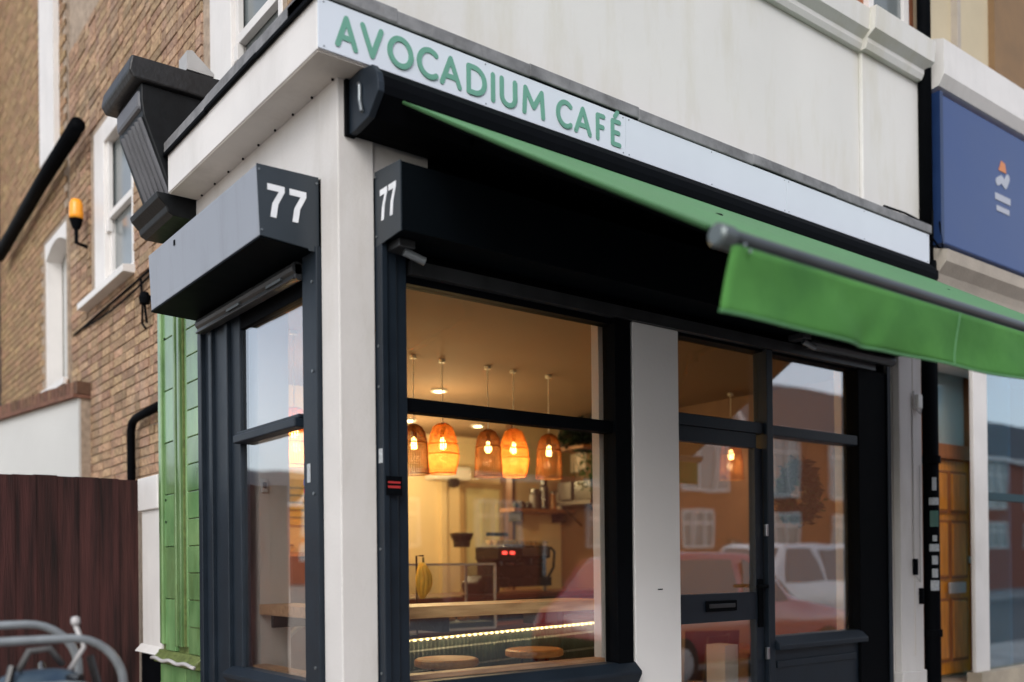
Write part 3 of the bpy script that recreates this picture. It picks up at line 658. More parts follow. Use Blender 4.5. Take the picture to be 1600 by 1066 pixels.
m = MB(); m.box(3.60, 3.67, 4.70, 4.748, .15, 2.9); tag(m.build('wall_batten', 'inner_wall_far'), 'vertical boxed pipe on the cafe back wall left of the door', 'batten')
# wall speaker/camera
sp = thing('wall_fan', 'white wall unit with dark camera ball on the cafe back wall', 'wall unit', (3.75, 4.6, 2.4))
B(3.42, 3.86, 4.52, 4.74, 2.42, 2.56).build('case', 'white_plastic', sp, bevel=.02)
m = MB(); m.lathe([(0, -.07), (.05, -.055), (.07, 0), (.05, .03), (0, .04)], (3.62, 4.50, 2.40), 14); m.build('lens', 'machine_black', sp)
# bar at the front window
def bar(lab, x0, x1, y0, y1, ax):
    t = thing('window_bar', lab, 'counter', ((x0+x1)/2, (y0+y1)/2, 2.2))
    n = 5
    for i in range(n):
        if ax == 'x': a = y0+(y1-y0)*i/n; b = y0+(y1-y0)*(i+1)/n; B(x0, x1, a+.001, b-.001, 1.308, 1.362+random.uniform(0, .001)).build('board', 'bar_wood', t, bevel=.002)
        else: a = x0+(x1-x0)*i/n; b = x0+(x1-x0)*(i+1)/n; B(a+.001, b-.001, y0, y1, 1.310, 1.362+random.uniform(0, .001)).build('board', 'bar_wood', t, bevel=.002)
    return t
t = bar('pale wooden counter shelf along the large front window', .30, 1.64, .17, .48, 'x')
m = MB(); m.box(.6, .64, .17, .45, 1.24, 1.308); m.box(1.3, 1.34, .17, .45, 1.24, 1.308); m.build('bracket', 'machine_black', t)
t = bar('pale wooden shelf across the narrow side window', .10, .295, .165, 1.085, 'y')
B(.11, .29, .93, .96, 1.25, 1.308).build('bracket', 'machine_black', t)
B(.066, .14, .372, 1.085, 1.03, 1.06).build('inner_sill', 'bar_wood', bl)
# stools
def stool(x, y, lab):
    t = thing('bar_stool', lab, 'stool', (x, y, .15), 'round bar stools at the window shelf')
    m = MB(); m.lathe([(0, .865), (.15, .868), (.168, .875), (.17, .89), (.168, .905), (.155, .912), (0, .908)], (x, y, .15), 32); m.build('seat', 'stool_wood', t, smooth=False)
    for k in range(4):
        a = R(45+90*k); m = MB(); m.tube([(x+.07*math.cos(a), y+.07*math.sin(a), 1.02), (x+.19*math.cos(a), y+.19*math.sin(a), .15)], .011, 8); m.build('leg', 'machine_black', t)
    m = MB(); m.tube([(x+.155*math.cos(R(a)), y+.155*math.sin(R(a)), .42) for a in range(0, 361, 20)], .008, 6); m.build('foot_ring', 'machine_black', t)
stool(.95, .66, 'bar stool with round wooden seat, nearer the dark left window frame')
stool(1.64, .78, 'bar stool with round wooden seat, nearer the white pilaster')
# service counter (angled)
ct = thing('service_counter', 'service counter faced in dark green tiles with glowing strip light under its ledge', 'counter', (2.6, 2.3, .15))
A = Vector((1.28, 1.955, 0)); Bv = Vector((4.25, 2.665, 0)); dv = (Bv-A).normalized(); nv = Vector((-dv.y, dv.x, 0))   # nv points back
Lc = (Bv-A).length
def cbox(a, b, n0, n1, z0, z1, mb=None):
    mb = mb or MB(); 
    mb.prism([(a, n0), (b, n0), (b, n1), (a, n1)], lambda u, v, t: tuple(A+dv*u+nv*v)[:2]+(t,), z0, z1); return mb
cbox(0, Lc, .0135, .4, .15, 1.05).build('carcass', 'grout', ct)
cbox(-.02, Lc, -.09, .42, 1.055, 1.10).build('ledge', 'counter_top', ct, bevel=.004)
cbox(.55, Lc, .2435, .60, 1.10, 1.27).build('upper_carcass', 'grout', ct)
cbox(.50, Lc, .20, .95, 1.275, 1.315).build('worktop', 'counter_top', ct, bevel=.004)
nt_ = 0; u = .0; extra = MB()
for (zlo, zhi, n0, ustart) in ((.97, 1.045, .005, 0), (.832, .962, .005, 0), (.692, .824, .005, 0), (1.105, 1.27, .235, .55)):
    u = ustart
    while u < Lc-.05:
        if nt_ < 285: cbox(u+.004, u+.0385, n0+.002, n0+.012, zlo, zhi).build('tile', 'bottle_tile', ct)
        else: cbox(u+.004, u+.0385, n0+.002, n0+.012, zlo, zhi, extra)
        nt_ += 1; u += .0425
u = 0
while u < Lc-.05:
    for zlo in (.55, .41, .27): cbox(u+.004, u+.0385, .007, .017, zlo, zlo+.132, extra)
    u += .0425
extra.build('tile', 'bottle_tile', ct, kind='stuff')
cbox(.02, Lc-.05, -.035, -.025, 1.046, 1.054).build('light_strip', 'led_glow', ct)
m = MB()
for i in range(46):
    cbox(.04+i*.062, .052+i*.062, -.05, -.036, 1.040, 1.054, m)
m.build('led_beads', 'led_bead', ct)
# light of the LED strip
ld = D.lights.new('led_strip_light', 'AREA'); ld.shape = 'RECTANGLE'; ld.size = 2.9; ld.size_y = .02; ld.energy = 11; ld.color = (1, .75, .4)
lo = D.objects.new('led_strip_light', ld); C.objects.link(lo); mid = A+dv*(Lc/2)+nv*-.045; lo.location = (mid.x, mid.y, 1.037)
lo.rotation_euler = (0, 0, math.atan2(dv.y, dv.x))
# display case
dc = thing('display_case', 'glass display case with steel edges on the left of the counter', 'display case', (1.9, 2.1, 1.1))
def fr_box(x0, x1, y0, y1, z0, z1, r, parent, mm):
    m = MB()
    for (a, b) in (((x0, y0), (x0, y0)), ((x1, y0), (x1, y0)), ((x0, y1), (x0, y1)), ((x1, y1), (x1, y1))): m.box(a[0]-r, a[0]+r, a[1]-r, a[1]+r, z0, z1)
    for z in (z0, z1): m.box(x0, x1, y0-r, y0+r, z-r, z+r); m.box(x0, x1, y1-r, y1+r, z-r, z+r); m.box(x0-r, x0+r, y0, y1, z-r, z+r); m.box(x1-r, x1+r, y0, y1, z-r, z+r)
    return m.build('case_frame', mm, parent)
fr_box(1.33, 2.12, 1.80, 2.15, 1.115, 1.555, .008, dc, 'conduit')
B(1.34, 2.11, 1.795, 1.801, 1.12, 1.55).build('glass_front', 'case_glass', dc); B(2.114, 2.12, 1.81, 2.14, 1.12, 1.55).build('glass_side', 'case_glass', dc)
B(1.34, 2.11, 1.82, 2.13, 1.33, 1.337).build('shelf', 'case_glass', dc)
B(1.335, 2.115, 1.81, 2.14, 1.118, 1.16).build('tray', 'steel_dull', dc)
pa = thing('tray_of_pastries', 'low row of brown pastries inside the glass display case', 'pastries', (1.8, 1.95, 1.16))
for i, (xx, yy) in enumerate(((1.72, 1.92), (1.83, 1.94), (1.94, 1.93), (2.04, 1.95), (1.6, 1.95), (1.48, 1.93))):
    m = MB(); m.lathe([(0, 0), (.04, .005), (.045, .02), (.03, .045), (0, .05)], (xx, yy, 1.162), 12); m.build('pastry', 'stool_wood', pa, smooth=True)
# banana bunch
bn = thing('banana_bunch', 'bunch of yellow bananas hanging above the counter by the display case', 'bananas', (1.35, 1.5, 1.35))
for k, (dx, dy) in enumerate(((0, 0), (.011, .006), (-.011, .008), (.020, .022), (-.020, .022))):
    pts = []; rr = []
    for i in range(9):
        t = i/8; pts.append((1.345+dx*(.4+1.6*math.sin(math.pi*t)), 1.5+dy-.03*math.sin(math.pi*t), 1.565-.22*t)); rr.append(.006+.014*math.sin(math.pi*min(1, max(0, t*.95+.05)))**.6)
    m = MB(); m.tube(pts, rr, 8); m.build('banana', 'banana', bn, smooth=True)
m = MB(); m.tube([(1.345, 1.5, 1.56), (1.345, 1.5, 1.60)], .007, 6); m.build('stem', 'moss_paint', bn)
m = MB(); m.tube([(1.345, 1.58, 1.10), (1.345, 1.58, 1.61), (1.345, 1.5, 1.61)], .006, 8); m.lathe([(0, 0), (.07, 0), (.07, .012), (0, .012)], (1.345, 1.70, 1.10), 16)
tag(m.build('banana_stand', 'machine_black'), 'thin black stand holding the bananas on the counter', 'stand')
# espresso machine on worktop
em = thing('espresso_machine', 'black espresso machine with red lights and cups stacked on top', 'coffee machine', (2.95, 2.75, 1.315))
def P(u, v, z): u = 1.72+(u-1.0)*1.02; q = A+dv*u+nv*v; return (q.x, q.y, z)
def ebox(a, b, n0, n1, z0, z1, name, mm, bv=.006, par=None): return cbox(1.72+(a-1)*1.02, 1.72+(b-1)*1.02, n0, n1, z0, z1).build(name, mm, par or em, bevel=bv)
ebox(1.02, 1.75, .42, .66, 1.36, 1.44, 'drip_tray', 'machine_black')
ebox(1.03, 1.74, .47, .66, 1.44, 1.60, 'backplate', 'machine_black')
ebox(1.00, 1.30, .40, .66, 1.58, 1.70, 'head', 'machine_black', .02); ebox(1.30, 1.77, .44, .66, 1.60, 1.71, 'head', 'machine_black', .02)
ebox(1.36, 1.72, .43, .439, 1.625, 1.695, 'side_panel', 'machine_grey', .004)
for uu in (1.05, 1.15): ebox(uu, uu+.055, .392, .399, 1.635, 1.66, 'red_light', 'red_led', 0)
for uu in (1.10, 1.25, 1.5): 
    m = MB(); m.tube([P(uu, .45, 1.60), P(uu, .45, 1.54)], .028, 12); m.tube([P(uu, .42, 1.56), P(uu-.02, .30, 1.545)], .011, 8); m.build('portafilter', 'machine_black', em)
for uu in (1.0, 1.75): m = MB(); m.tube([P(uu, .5, 1.315), P(uu, .5, 1.37)], .02, 10); m.build('foot', 'steel', em)
m = MB(); m.tube([P(1.77, .5, 1.40), P(1.80, .44, 1.52), P(1.79, .42, 1.66), P(1.76, .44, 1.70)], .012, 8); m.build('side_trim', 'machine_black', em)
m = MB()
for zz in (1.71, 1.745): m.tube([P(1.02, .42, zz), P(1.75, .46, zz)], .004, 6)
m.build('cup_rail', 'steel', em)
mat('cup', (.62, .45, .22), .3)
k = 0
for uu in [1.06+.062*i for i in range(11)]:
    for vv in (.48, .55):
        m = MB(); p = P(uu, vv, 1.712); m.lathe([(.016, 0), (.024, .02), (.027, .045), (.024, .045), (.014, .006)], p, 10); o = m.build('cup', 'cup', None); tag(o, 'small cup in the rows stacked on top of the espresso machine', 'cup', 'cups on the espresso machine')
m = MB(); m.lathe([(.07, 0), (.075, .05), (.10, .10), (.10, .12), (.05, .125)], P(1.0, .80, 1.70), 14); m.box(P(1.03, .5, 0)[0], P(1.03, .5, 0)[0]+.22, P(1.03, .5, 0)[1]+.05, P(1.03, .5, 0)[1]+.07, 1.79, 1.82)
tag(m.build('coffee_grinder', 'machine_black'), 'black grinder hopper standing behind the espresso machine', 'grinder')
gr = MB(); gr.prism([(.66, 1.315), (.62, 1.40), (.70, 1.46), (.86, 1.48), (.92, 1.40), (.90, 1.315)], lambda u, v, t: P(u, t, v), .30, .48)
tag(gr.build('covered_till', 'machine_black', bevel=.02), 'dark curved till on the counter between display case and coffee machine', 'till')
# wall shelves right
def shelf(lab, x0, x1, y0, y1, z, items):
    s = thing('wall_shelf', lab, 'shelf', (x0, y0, z)); B(x0, x1, y0, y1, z-.035, z).build('board', 'brown_wood', s, bevel=.003)
    for xx in (x0+.1, x1-.12): B(xx, xx+.02, y0+.02, y1, z-.12, z-.035).build('bracket', 'machine_black', s)
    return s
mat('brown_wood', (.30, .14, .06), .5, var=.25, stretch=(1, 6, 6))
shelf('brown wooden shelf with coffee tins near the back door', 3.62, 4.38, 3.50, 3.72, 2.08, 0)
B(3.78, 4.39, 3.73, 3.78, .15, 2.9).build('cafe_partition', 'inner_wall_far')
D.objects['cafe_partition']['kind'] = 'structure'
tag(B(3.752, 3.779, 3.70, 3.79, .15, 2.9).build('glare_cover', 'brown_panel'), 'dark strip added to hide glare on the end of the short wall by the shelf', 'batten')  # added strip, covers the glaring lit end of the partition
s2 = thing('wall_shelf', 'dark shelf holding black speaker and screen high on the right wall', 'shelf', (4.3, 3.3, 2.1))
B(4.12, 4.395, 3.0, 3.48, 2.11, 2.145).build('board', 'machine_grey', s2); 
m = MB(); m.tube([(4.39, 3.05, 1.92), (4.13, 3.05, 2.11)], .01, 6); m.tube([(4.39, 3.42, 1.92), (4.13, 3.42, 2.11)], .01, 6); m.build('bracket', 'machine_black', s2)
sc = thing('till_screen', 'grey and black screen unit standing on the shelf on the right wall', 'screen', (4.2, 3.3, 2.145))
B(4.13, 4.17, 3.28, 3.47, 2.16, 2.33).build('screen', 'machine_grey', sc, bevel=.005); B(4.15, 4.33, 3.02, 3.26, 2.147, 2.33).build('body', 'machine_black', sc, bevel=.006); B(4.14, 4.2, 3.33, 3.42, 2.147, 2.16).build('foot', 'machine_black', sc)
def jar(x, y, z, r, h, mm, lab, nm='jar', cat='jar', group=None):
    t = thing(nm, lab, cat, (x, y, z), group)
    m = MB(); m.lathe([(r*.9, 0), (r, .01), (r, h*.8), (r*.7, h*.9), (r*.7, h)], (x, y, z), 14); m.build('body', mm, t, smooth=False)
    m = MB(); m.lathe([(r*.8, h), (r*.8, h*1.12), (0, h*1.12)], (x, y, z), 14); m.build('lid', 'machine_black', t)
jar(3.68, 3.56, 2.08, .03, .05, 'machine_black', 'lowest black jar at the left end of the brown shelf')
jar(3.76, 3.56, 2.08, .032, .06, 'machine_black', 'second small black jar on the brown shelf')
jar(3.84, 3.57, 2.08, .03, .055, 'machine_black', 'third small black jar on the brown shelf')
jar(3.93, 3.58, 2.08, .055, .17, 'machine_grey', 'grey tin on the brown shelf', 'tin', 'tin')
jar(4.04, 3.57, 2.08, .045, .26, 'machine_black', 'tall black flask on the brown shelf, tallest item', 'flask', 'flask')
jar(4.14, 3.56, 2.08, .035, .15, 'stool_wood', 'amber bottle on the brown shelf', 'bottle', 'bottle')
jar(4.22, 3.56, 2.08, .04, .17, 'cord', 'white jar at the right end of the brown shelf')
# framed prints on right wall
for i, (yy, zz, w_, h) in enumerate(((2.6, 2.3, .34, .14), (3.35, 2.45, .22, .18))):
    f = thing('wall_print', ['wide pale framed print on the right cafe wall', 'small pale framed print high on the right cafe wall'][i], 'picture', (4.39, yy, zz))
    B(4.385, 4.398, yy, yy+w_, zz, zz+h).build('frame', 'white_plastic', f); B(4.382, 4.3845, yy+.02, yy+w_-.02, zz+.02, zz+h-.02).build('print', 'inner_pillar', f)
# menu board on the back wall seen through side window
mb_ = thing('menu_board', 'yellow menu board on the cafe wall seen through the side window', 'menu board', (1.2, 3.0, 1.9))
xm, ym = 1.16, 3.05
B(.95, 1.50, 3.05, 3.07, 1.86, 2.20).build('panel', 'menu_yellow', mb_); 
for i in range(5): B(1.0, 1.40-.05*(i % 2), 3.044, 3.0485, 2.13-i*.055, 2.14-i*.055).build('printed_line', 'moss_paint', mb_)
struct(B(.80, 1.9, 3.072, 3.14, .15, 2.90).build('cafe_inner_partition', 'inner_wall_far'))
bc = thing('brown_cabinet', 'dark brown cabinet with pale top behind the side window shelf', 'cabinet', (1.2, 2.8, .15))
B(.85, 1.6, 2.55, 3.04, .15, 1.62).build('body', 'brown_panel', bc, bevel=.004); B(.84, 1.62, 2.53, 3.04, 1.62, 1.65).build('top', 'bar_wood', bc, bevel=.003)
jar(1.22, 2.75, 1.65, .06, .10, 'machine_black', 'black pot standing on the brown cabinet', 'pot', 'pot'); jar(1.02, 2.75, 1.65, .05, .05, 'cup', 'pale bowl on the brown cabinet', 'bowl', 'bowl')
ch = thing('bentwood_chair', 'chair with curved grey back hoop behind the side window', 'chair', (.75, 1.75, .15))
m = MB(); m.tube([(.53+.0*i, 1.60, .70) if i == 0 else (.62-.19*math.cos(R(i*9)), 1.60+.13*math.sin(R(i*9))*0, .92+.30*math.sin(R(i*9))) for i in range(0, 21)], .014, 8); m.build('back_hoop', 'rail_grey', ch, smooth=True)
m = MB(); m.lathe([(0, 0), (.19, 0), (.20, .015), (.19, .03), (0, .03)], (.66, 1.80, .72), 20); m.build('seat', 'stool_wood', ch)
for (a, b) in ((-.14, -.14), (.14, -.14), (-.14, .14), (.14, .14)): m = MB(); m.tube([(.66+a*.9, 1.80+b*.9, .72), (.66+a*1.2, 1.80+b*1.2, .15)], .012, 8); m.build('leg', 'rail_grey', ch)
# wall thermostat and spot unit
t = thing('thermostat', 'small white switch box on the inner wall behind the side window', 'switch', (.1, 1.03, 1.95)); B(.115, .15, 1.077, 1.093, 1.93, 2.0).build('case', 'white_plastic', t, bevel=.003); B(.122, .142, 1.073, 1.077, 1.95, 1.98).build('dial', 'machine_grey', t)
# ---- pendant lamps
def shade(kind, c, parent):
    prof = ([(.022, .315), (.05, .30), (.072, .26), (.083, .20), (.088, .10), (.094, 0)] if kind == 'bell' else
            [(.030, .325), (.060, .305), (.080, .25), (.094, .19), (.104, .125), (.096, .06), (.082, 0)])
    nr = 40; m = MB()
    for k in range(nr):
        a = 2*math.pi*k/nr; m.tube([(c[0]+r*math.cos(a), c[1]+r*math.sin(a), c[2]+z) for r, z in prof], .0036 if kind == 'bell' else .0042, 4)
    m.build('shade_ribs', 'wicker_dark' if kind == 'bell' else 'wicker_light', parent)
    m = MB()
    for q in ((0, 3, 5) if kind == 'bell' else (0, 3, 4, 6)):
        r, z = prof[q]; m.tube([(c[0]+(r+.002)*math.cos(2*math.pi*i/24), c[1]+(r+.002)*math.sin(2*math.pi*i/24), c[2]+z) for i in range(25)], .0045, 6)
    zz = .02
    def rad(z):
        for (r0, z0), (r1, z1) in zip(prof, prof[1:]):
            if z1 <= z <= z0: return r1+(r0-r1)*(z-z1)/(z0-z1)
    while zz < .30:
        r = rad(zz); m.tube([(c[0]+r*math.cos(2*math.pi*i/20), c[1]+r*math.sin(2*math.pi*i/20), c[2]+zz) for i in range(21)], .0014, 4); zz += .016 if kind == 'bell' else .022
    m.build('shade_rings', 'wicker_dark' if kind == 'bell' else 'wicker_light', parent)
mat('backing_sheet', (.75, .30, .06), .8, trans=.75, var=.05)
def pendant(kind, x, y, zb, lab, watt, zc_=2.9):
    t = thing('pendant_lamp', lab, 'lamp', (x, y, zb), 'woven pendant lamps over the counter')
    shade(kind, (x, y, zb), t)
    m = MB(); m.tube([(x, y, zb+.30), (x, y, zc_)], .004, 6); m.lathe([(0, 0), (.022, .0), (.022, .02), (0, .02)], (x, y, zc_-.022), 12); m.build('cord', 'cord', t)
    m = MB(); m.tube([(x, y, zb+.32), (x, y, zb+.24)], .016, 10); m.build('socket', 'machine_black', t)
    zb2 = zb+.19; m = MB(); m.lathe([(0, -.034), (.016, -.028), (.025, -.005), (.018, .02), (.010, .045), (0, .05)], (x, y, zb2), 12); m.build('bulb', 'bulb_glow', t, smooth=True)
    l = D.lights.new('bulb_light', 'POINT'); l.energy = watt; l.color = (1, .66, .30); l.shadow_soft_size = .03
    o = D.objects.new('bulb_light', l); C.objects.link(o); o.location = (0, 0, .10); o.parent = t
pendant('bell', 1.410, 1.70, 2.137, 'dark woven bell lamp, leftmost in the large window', 2.2)
pendant('barrel', 1.631, 1.70, 2.150, 'glowing pale barrel shaped basket lamp, left of the two bright ones', 3.5)
pendant('bell', 2.001, 1.70, 2.150, 'dark woven bell lamp between the two bright lamps', 2.2)
pendant('barrel', 2.221, 1.70, 2.160, 'glowing pale barrel shaped basket lamp, right of the two bright ones', 3.5)
pendant('bell', 2.539, 1.70, 2.161, 'dark woven bell lamp at the right end beside the hanging plant', 2.2)
pendant('bell', 4.20, 1.42, 2.21, 'dark woven bell lamp seen through the glass of the door', 2.2)
pendant('barrel', .515, 1.55, 2.13, 'glowing basket lamp seen through the narrow side window', 7)
# ceiling spots
for i, (x, y, lab) in enumerate(((2.80, 4.0, 'ceiling spotlight above the leftmost woven lamp'), (3.52, 3.93, 'ceiling spotlight between the second and third lamps'), (1.83, 4.5, 'ceiling spotlight deep in the left of the cafe'), (2.2, 2.6, 'ceiling spotlight over the middle of the counter'), (1.05, 2.1, 'ceiling spotlight nearest the narrow side window'))):
    t = thing('ceiling_spotlight', lab, 'spotlight', (x, y, 2.88), 'recessed spotlights in the cafe ceiling')
    m = MB(); m.lathe([(.0, .018), (.05, .018), (.065, .012), (.06, .0), (.045, .0), (.04, .01), (0, .011)], (x, y, 2.88), 20, cap=False); m.build('rim', 'white_plastic', t)
    m = MB(); m.lathe([(0, .0), (.04, .0), (.04, .004), (0, .004)], (x, y, 2.881), 16); m.build('lens', 'spot_glow', t)
    l = D.lights.new('spot_light', 'POINT'); l.energy = (27, 6, 13, 20, 9)[i]; l.color = (1, .70, .34); l.shadow_soft_size = .05
    o = D.objects.new('spot_light', l); C.objects.link(o); o.location = (0, 0, -.45); o.parent = t
# leaves
def leafcloud(name, mm, parent, c, rad, n, size, flat=1, kind=None, fn=None):
    m = MB()
    for i in range(n):
        if fn: p = Vector(fn(i))
        else:
            while True:
                p = Vector([random.uniform(-1, 1) for _ in range(3)])
                if p.length < 1: break
            p = Vector((c[0]+p.x*rad[0], c[1]+p.y*rad[1], c[2]+p.z*rad[2]))
        a = Vector([random.gauss(0, 1) for _ in range(3)]).normalized(); b = a.orthogonal().normalized()*size*.42; a = a*size*random.uniform(.7, 1.2)
        nn = a.cross(b).normalized()*size*.15
        v = [m.bm.verts.new(q) for q in (p-a, p+b+nn, p+a, p-b+nn)]; m.bm.faces.new((v[0], v[1], v[2])); m.bm.faces.new((v[0], v[2], v[3]))
    return m.build(name, mm, parent, kind=kind, fix=False)
hp = thing('hanging_plant', 'trailing dark green plant in a pot hanging by the right cafe wall', 'plant', (4.0, 3.0, 2.5))
m = MB(); m.lathe([(.05, 0), (.09, .12), (.095, .14), (.08, .14)], (4.0, 2.95, 2.62), 14); m.build('pot', 'machine_black', hp)
leafcloud('foliage', 'leaf_dark', hp, (4.0, 2.95, 2.72), (.26, .22, .15), 420, .055)
m = MB()
for k in range(6):
    a = k*1.1; pts = [(4.0+.1*math.cos(a)+.02*math.sin(i), 2.9+.12*math.sin(a), 2.66-.07*i*(.6+.1*k)) for i in range(7)]; m.tube(pts, .003, 4)
m.build('stem', 'leaf_dark', hp)
leafcloud('foliage', 'leaf_mid', hp, (4.05, 2.9, 2.40), (.16, .16, .22), 130, .042)
B(3.86, 4.39, 2.8, 3.1, 2.585, 2.615).build('hanging_shelf', 'brown_wood'); tag(D.objects['hanging_shelf'], 'short brown shelf carrying the trailing plant', 'shelf')
# wreath
wr = thing('wreath', 'dark green leaf wreath hung behind the right hand window', 'wreath', (3.28, .12, 1.98))
def wfn(i):
    a = random.uniform(0, 2*math.pi); r = .155+random.gauss(0, .032); return (3.285+r*1.0*math.cos(a), .14+random.gauss(0, .022), 1.98+r*.95*math.sin(a)-.01*math.cos(2*a))
leafcloud('foliage', 'leaf_dark', wr, None, None, 1300, .036, fn=wfn); leafcloud('foliage', 'leaf_mid', wr, None, None, 420, .032, fn=wfn)
m = MB(); m.tube([(3.285+.155*math.cos(R(a)), .14, 1.98+.15*math.sin(R(a))) for a in range(0, 361, 15)], .010, 6); m.tube([(3.285, .10, 2.13), (3.285, .075, 2.29)], .002, 4); m.build('ring', 'brown_panel', wr)
# chairs and table behind the door
def chair(x, y, rz, lab):
    t = thing('cafe_chair', lab, 'chair', (x, y, .15), 'dark chairs behind the door'); t.rotation_euler = (0, 0, rz)
    def L(mb, name, mm, **k): 
        o = mb.build(name, mm, None, **k); o.parent = t; return o
    m = MB(); m.box(-.21, .21, -.20, .21, .43, .47); L(m, 'seat', 'brown_panel', bevel=.02)
    m = MB(); m.grid(lambda u, v: Vector((-.20+.40*u, .20+.05*v-.05*math.sin(math.pi*u)*-1, .55+.36*v)), 10, 6); L(m, 'backrest', 'brown_panel', solid=.015)
    for a, b in ((-.18, -.17), (.18, -.17), (-.18, .18), (.18, .18)):
        m = MB(); m.tube([(a, b, .44), (a*1.12, b*1.12, 0)], .011, 8); L(m, 'leg', 'machine_black')
    m = MB(); m.tube([(-.18, .19, .45), (-.19, .22, .60)], .01, 6); m.tube([(.18, .19, .45), (.19, .22, .60)], .01, 6); L(m, 'back_support', 'machine_black')
chair(3.10, .95, R(200), 'dark chair with bare legs directly behind the door glass'); chair(3.62, 1.25, R(150), 'dark chair further right behind the door, with tall back')
tb = thing('cafe_table', 'small square cafe table between the dark chairs', 'table', (3.4, .62, .15)); B(3.95, 4.36, .9, 1.5, .86, .89).build('tabletop', 'brown_wood', tb, bevel=.004); B(4.13, 4.17, 1.18, 1.22, .17, .86).build('column', 'machine_black', tb); B(4.0, 4.3, 1.05, 1.35, .15, .17).build('base', 'machine_black', tb)
B(2.58, 2.70, .16, .30, .15, 1.06).build('bin_box', 'inner_pillar'); tag(D.objects['bin_box'], 'narrow pale box standing just inside the door', 'box')

# ------------------------------------------------------------------ left: pier, fence, outbuilding, far building
pr_ = thing('white_pier', 'short white rendered pier between the fence and green pilaster', 'pier', (0, 2.5, GZ))
B(.0, .25, 2.312, 2.685, 1.07, 1.91).build('shaft', 'white_paint', pr_, bevel=.006); B(-.02, .26, 2.312, 2.70, 1.91, 2.115).build('cap', 'white_paint', pr_, bevel=.006)
m = MB(); m.prism([(-.04, 1.03), (.0, 1.075), (.2, 1.075), (.2, 1.03)], lambda u, v, t: (u, t, v), 2.312, 2.72); m.build('base_moulding', 'white_paint', pr_)
B(-.005, .25, 2.312, 2.70, GZ, 1.03).build('plinth', 'black_paint', pr_, bevel=.005)
fn_ = thing('board_fence', 'tall dark red brown close boarded fence left of the white pier', 'fence', (-1.5, 2.74, GZ))
x = -.005; 
while x > -.84:
    w_ = .118+random.uniform(-.004, .004); top = 2.115+random.uniform(-.006, .006)
    m = MB(); m.prism([(x, 0), (x-w_-.012, .004), (x-w_-.012, .014), (x, .022)], lambda u, v, t: (u, 2.745+v-(.010 if random.random() < 0 else 0), t), GZ+.02, top)
    m.build('board', 'fence_wood', fn_); x -= w_
for z in (.5, 1.2, 1.9): B(-.9, -.005, 2.77, 2.82, z, z+.09).build('rail', 'fence_wood', fn_)
# white outbuilding wall with brick coping
ob = thing('rendered_wall', 'pale rendered wall with brick coping beyond the fence', 'wall', (.1, 5.1, GZ))
A2 = Vector((.20, 5.10, 0)); d2 = Vector((-.165, .986, 0)); n2 = Vector((-.986, -.165, 0))
def obox(a, b, n0, n1, z0, z1, mb=None):
    mb = mb or MB(); mb.prism([(a, n0), (b, n0), (b, n1), (a, n1)], lambda u, v, t: tuple(A2+d2*u+n2*v)[:2]+(t,), z0, z1); return mb
obox(0, 5.5, -.02, .0, GZ, 3.00).build('render', 'render_grey', ob); obox(0, 5.5, -.22, -.02, GZ, 3.0).build('core', 'mortar', ob)
obox(-.02, 5.5, -.23, .05, 3.0, 3.03).build('tile_creasing', 'coping_brick', ob)
u = -.02; n = 0
while u < 4.2:
    obox(u, u+.068, -.21, .02, 3.034, 3.14+random.uniform(-.004, .004)).build('brick', 'coping_brick', ob, bevel=.004); u += .079; n += 1
# far yellow brick building
fb = thing('yellow_brick_building', 'yellow brick building beyond the side wall with white arched window', 'building', (.3, 8, GZ))
FX = .27
aw0, aw1, az0, az1 = 5.83, 6.72, 3.30, 4.75
uw0, uw1 = 5.85, 6.80
bk = MB()
bk.box(FX+.01, FX+.3, 5.79, aw0, GZ, 9); bk.box(FX+.01, FX+.3, aw0, aw1, GZ, az0); bk.box(FX+.01, FX+.3, aw0, aw1, az1, 5.6); bk.box(FX+.01, FX+.3, aw1, 12, GZ, 9); bk.box(FX+.01, FX+.3, aw0, aw1, 5.6, 9)
fwall = bk.build('wall', 'mortar', fb)
m = MB(); z = 3.0; row = 0
while z < 8.2:
    y = 5.79+(.0 if row % 2 else .11)
    while y < 11.5:
        if not (y+.2 > aw0 and y < aw1 and z+.06 > az0 and z < az1): m.box(FX+random.uniform(-.003, .003), FX+.02, y, y+.205, z, z+.060)
        y += .217
    z += .0715; row += 1
m.build('brick', 'brick_yellow', fwall, kind='stuff')
m = MB(); m.box(FX+.02, FX+.16, aw1-.05, aw1, az0, az1-.1); m.box(FX+.02, FX+.16, aw0, aw0+.04, az0, az1-.1); m.box(FX-.03, FX+.16, aw0-.02, aw1+.04, az0-.06, az0)
for i in range(12):
    t0, t1 = i/12, (i+1)/12; f = lambda t: aw0+(aw1-aw0)*t; g = lambda t: az1-.14+.12*math.sin(math.pi*t)
    m.prism([(f(t0), g(t0)-.05), (f(t1), g(t1)-.05), (f(t1), az1+.02), (f(t0), az1+.02)], lambda u, v, t: (t, u, v), FX+.015, FX+.16)
wo = m.build('window', 'white_paint', fb); B(FX+.17, FX+.18, aw0+.04, aw1-.05, az0, az1-.08).build('pane', 'render_grey', wo)
m = MB(); m.box(FX-.05, FX+.1, 6.0, 6.6, 5.45, 9); m.build('downpipe_box', 'white_paint', fb)
m = MB(); m.tube([(.18, 4.95, 5.26), (.17, 6.3, 5.20), (.16, 8.4, 5.06)], .062, 12); m.build('gutter', 'black_paint', fb, smooth=True)
m = MB(); m.box(.02, FX, 9.0, 9.6, GZ, 9); m.build('drain_stack', 'dark_purple', fb) if 'dark_purple' in M else (mat('dark_purple', (.03, .025, .035), .6), m.build('drain_stack', 'dark_purple', fb))
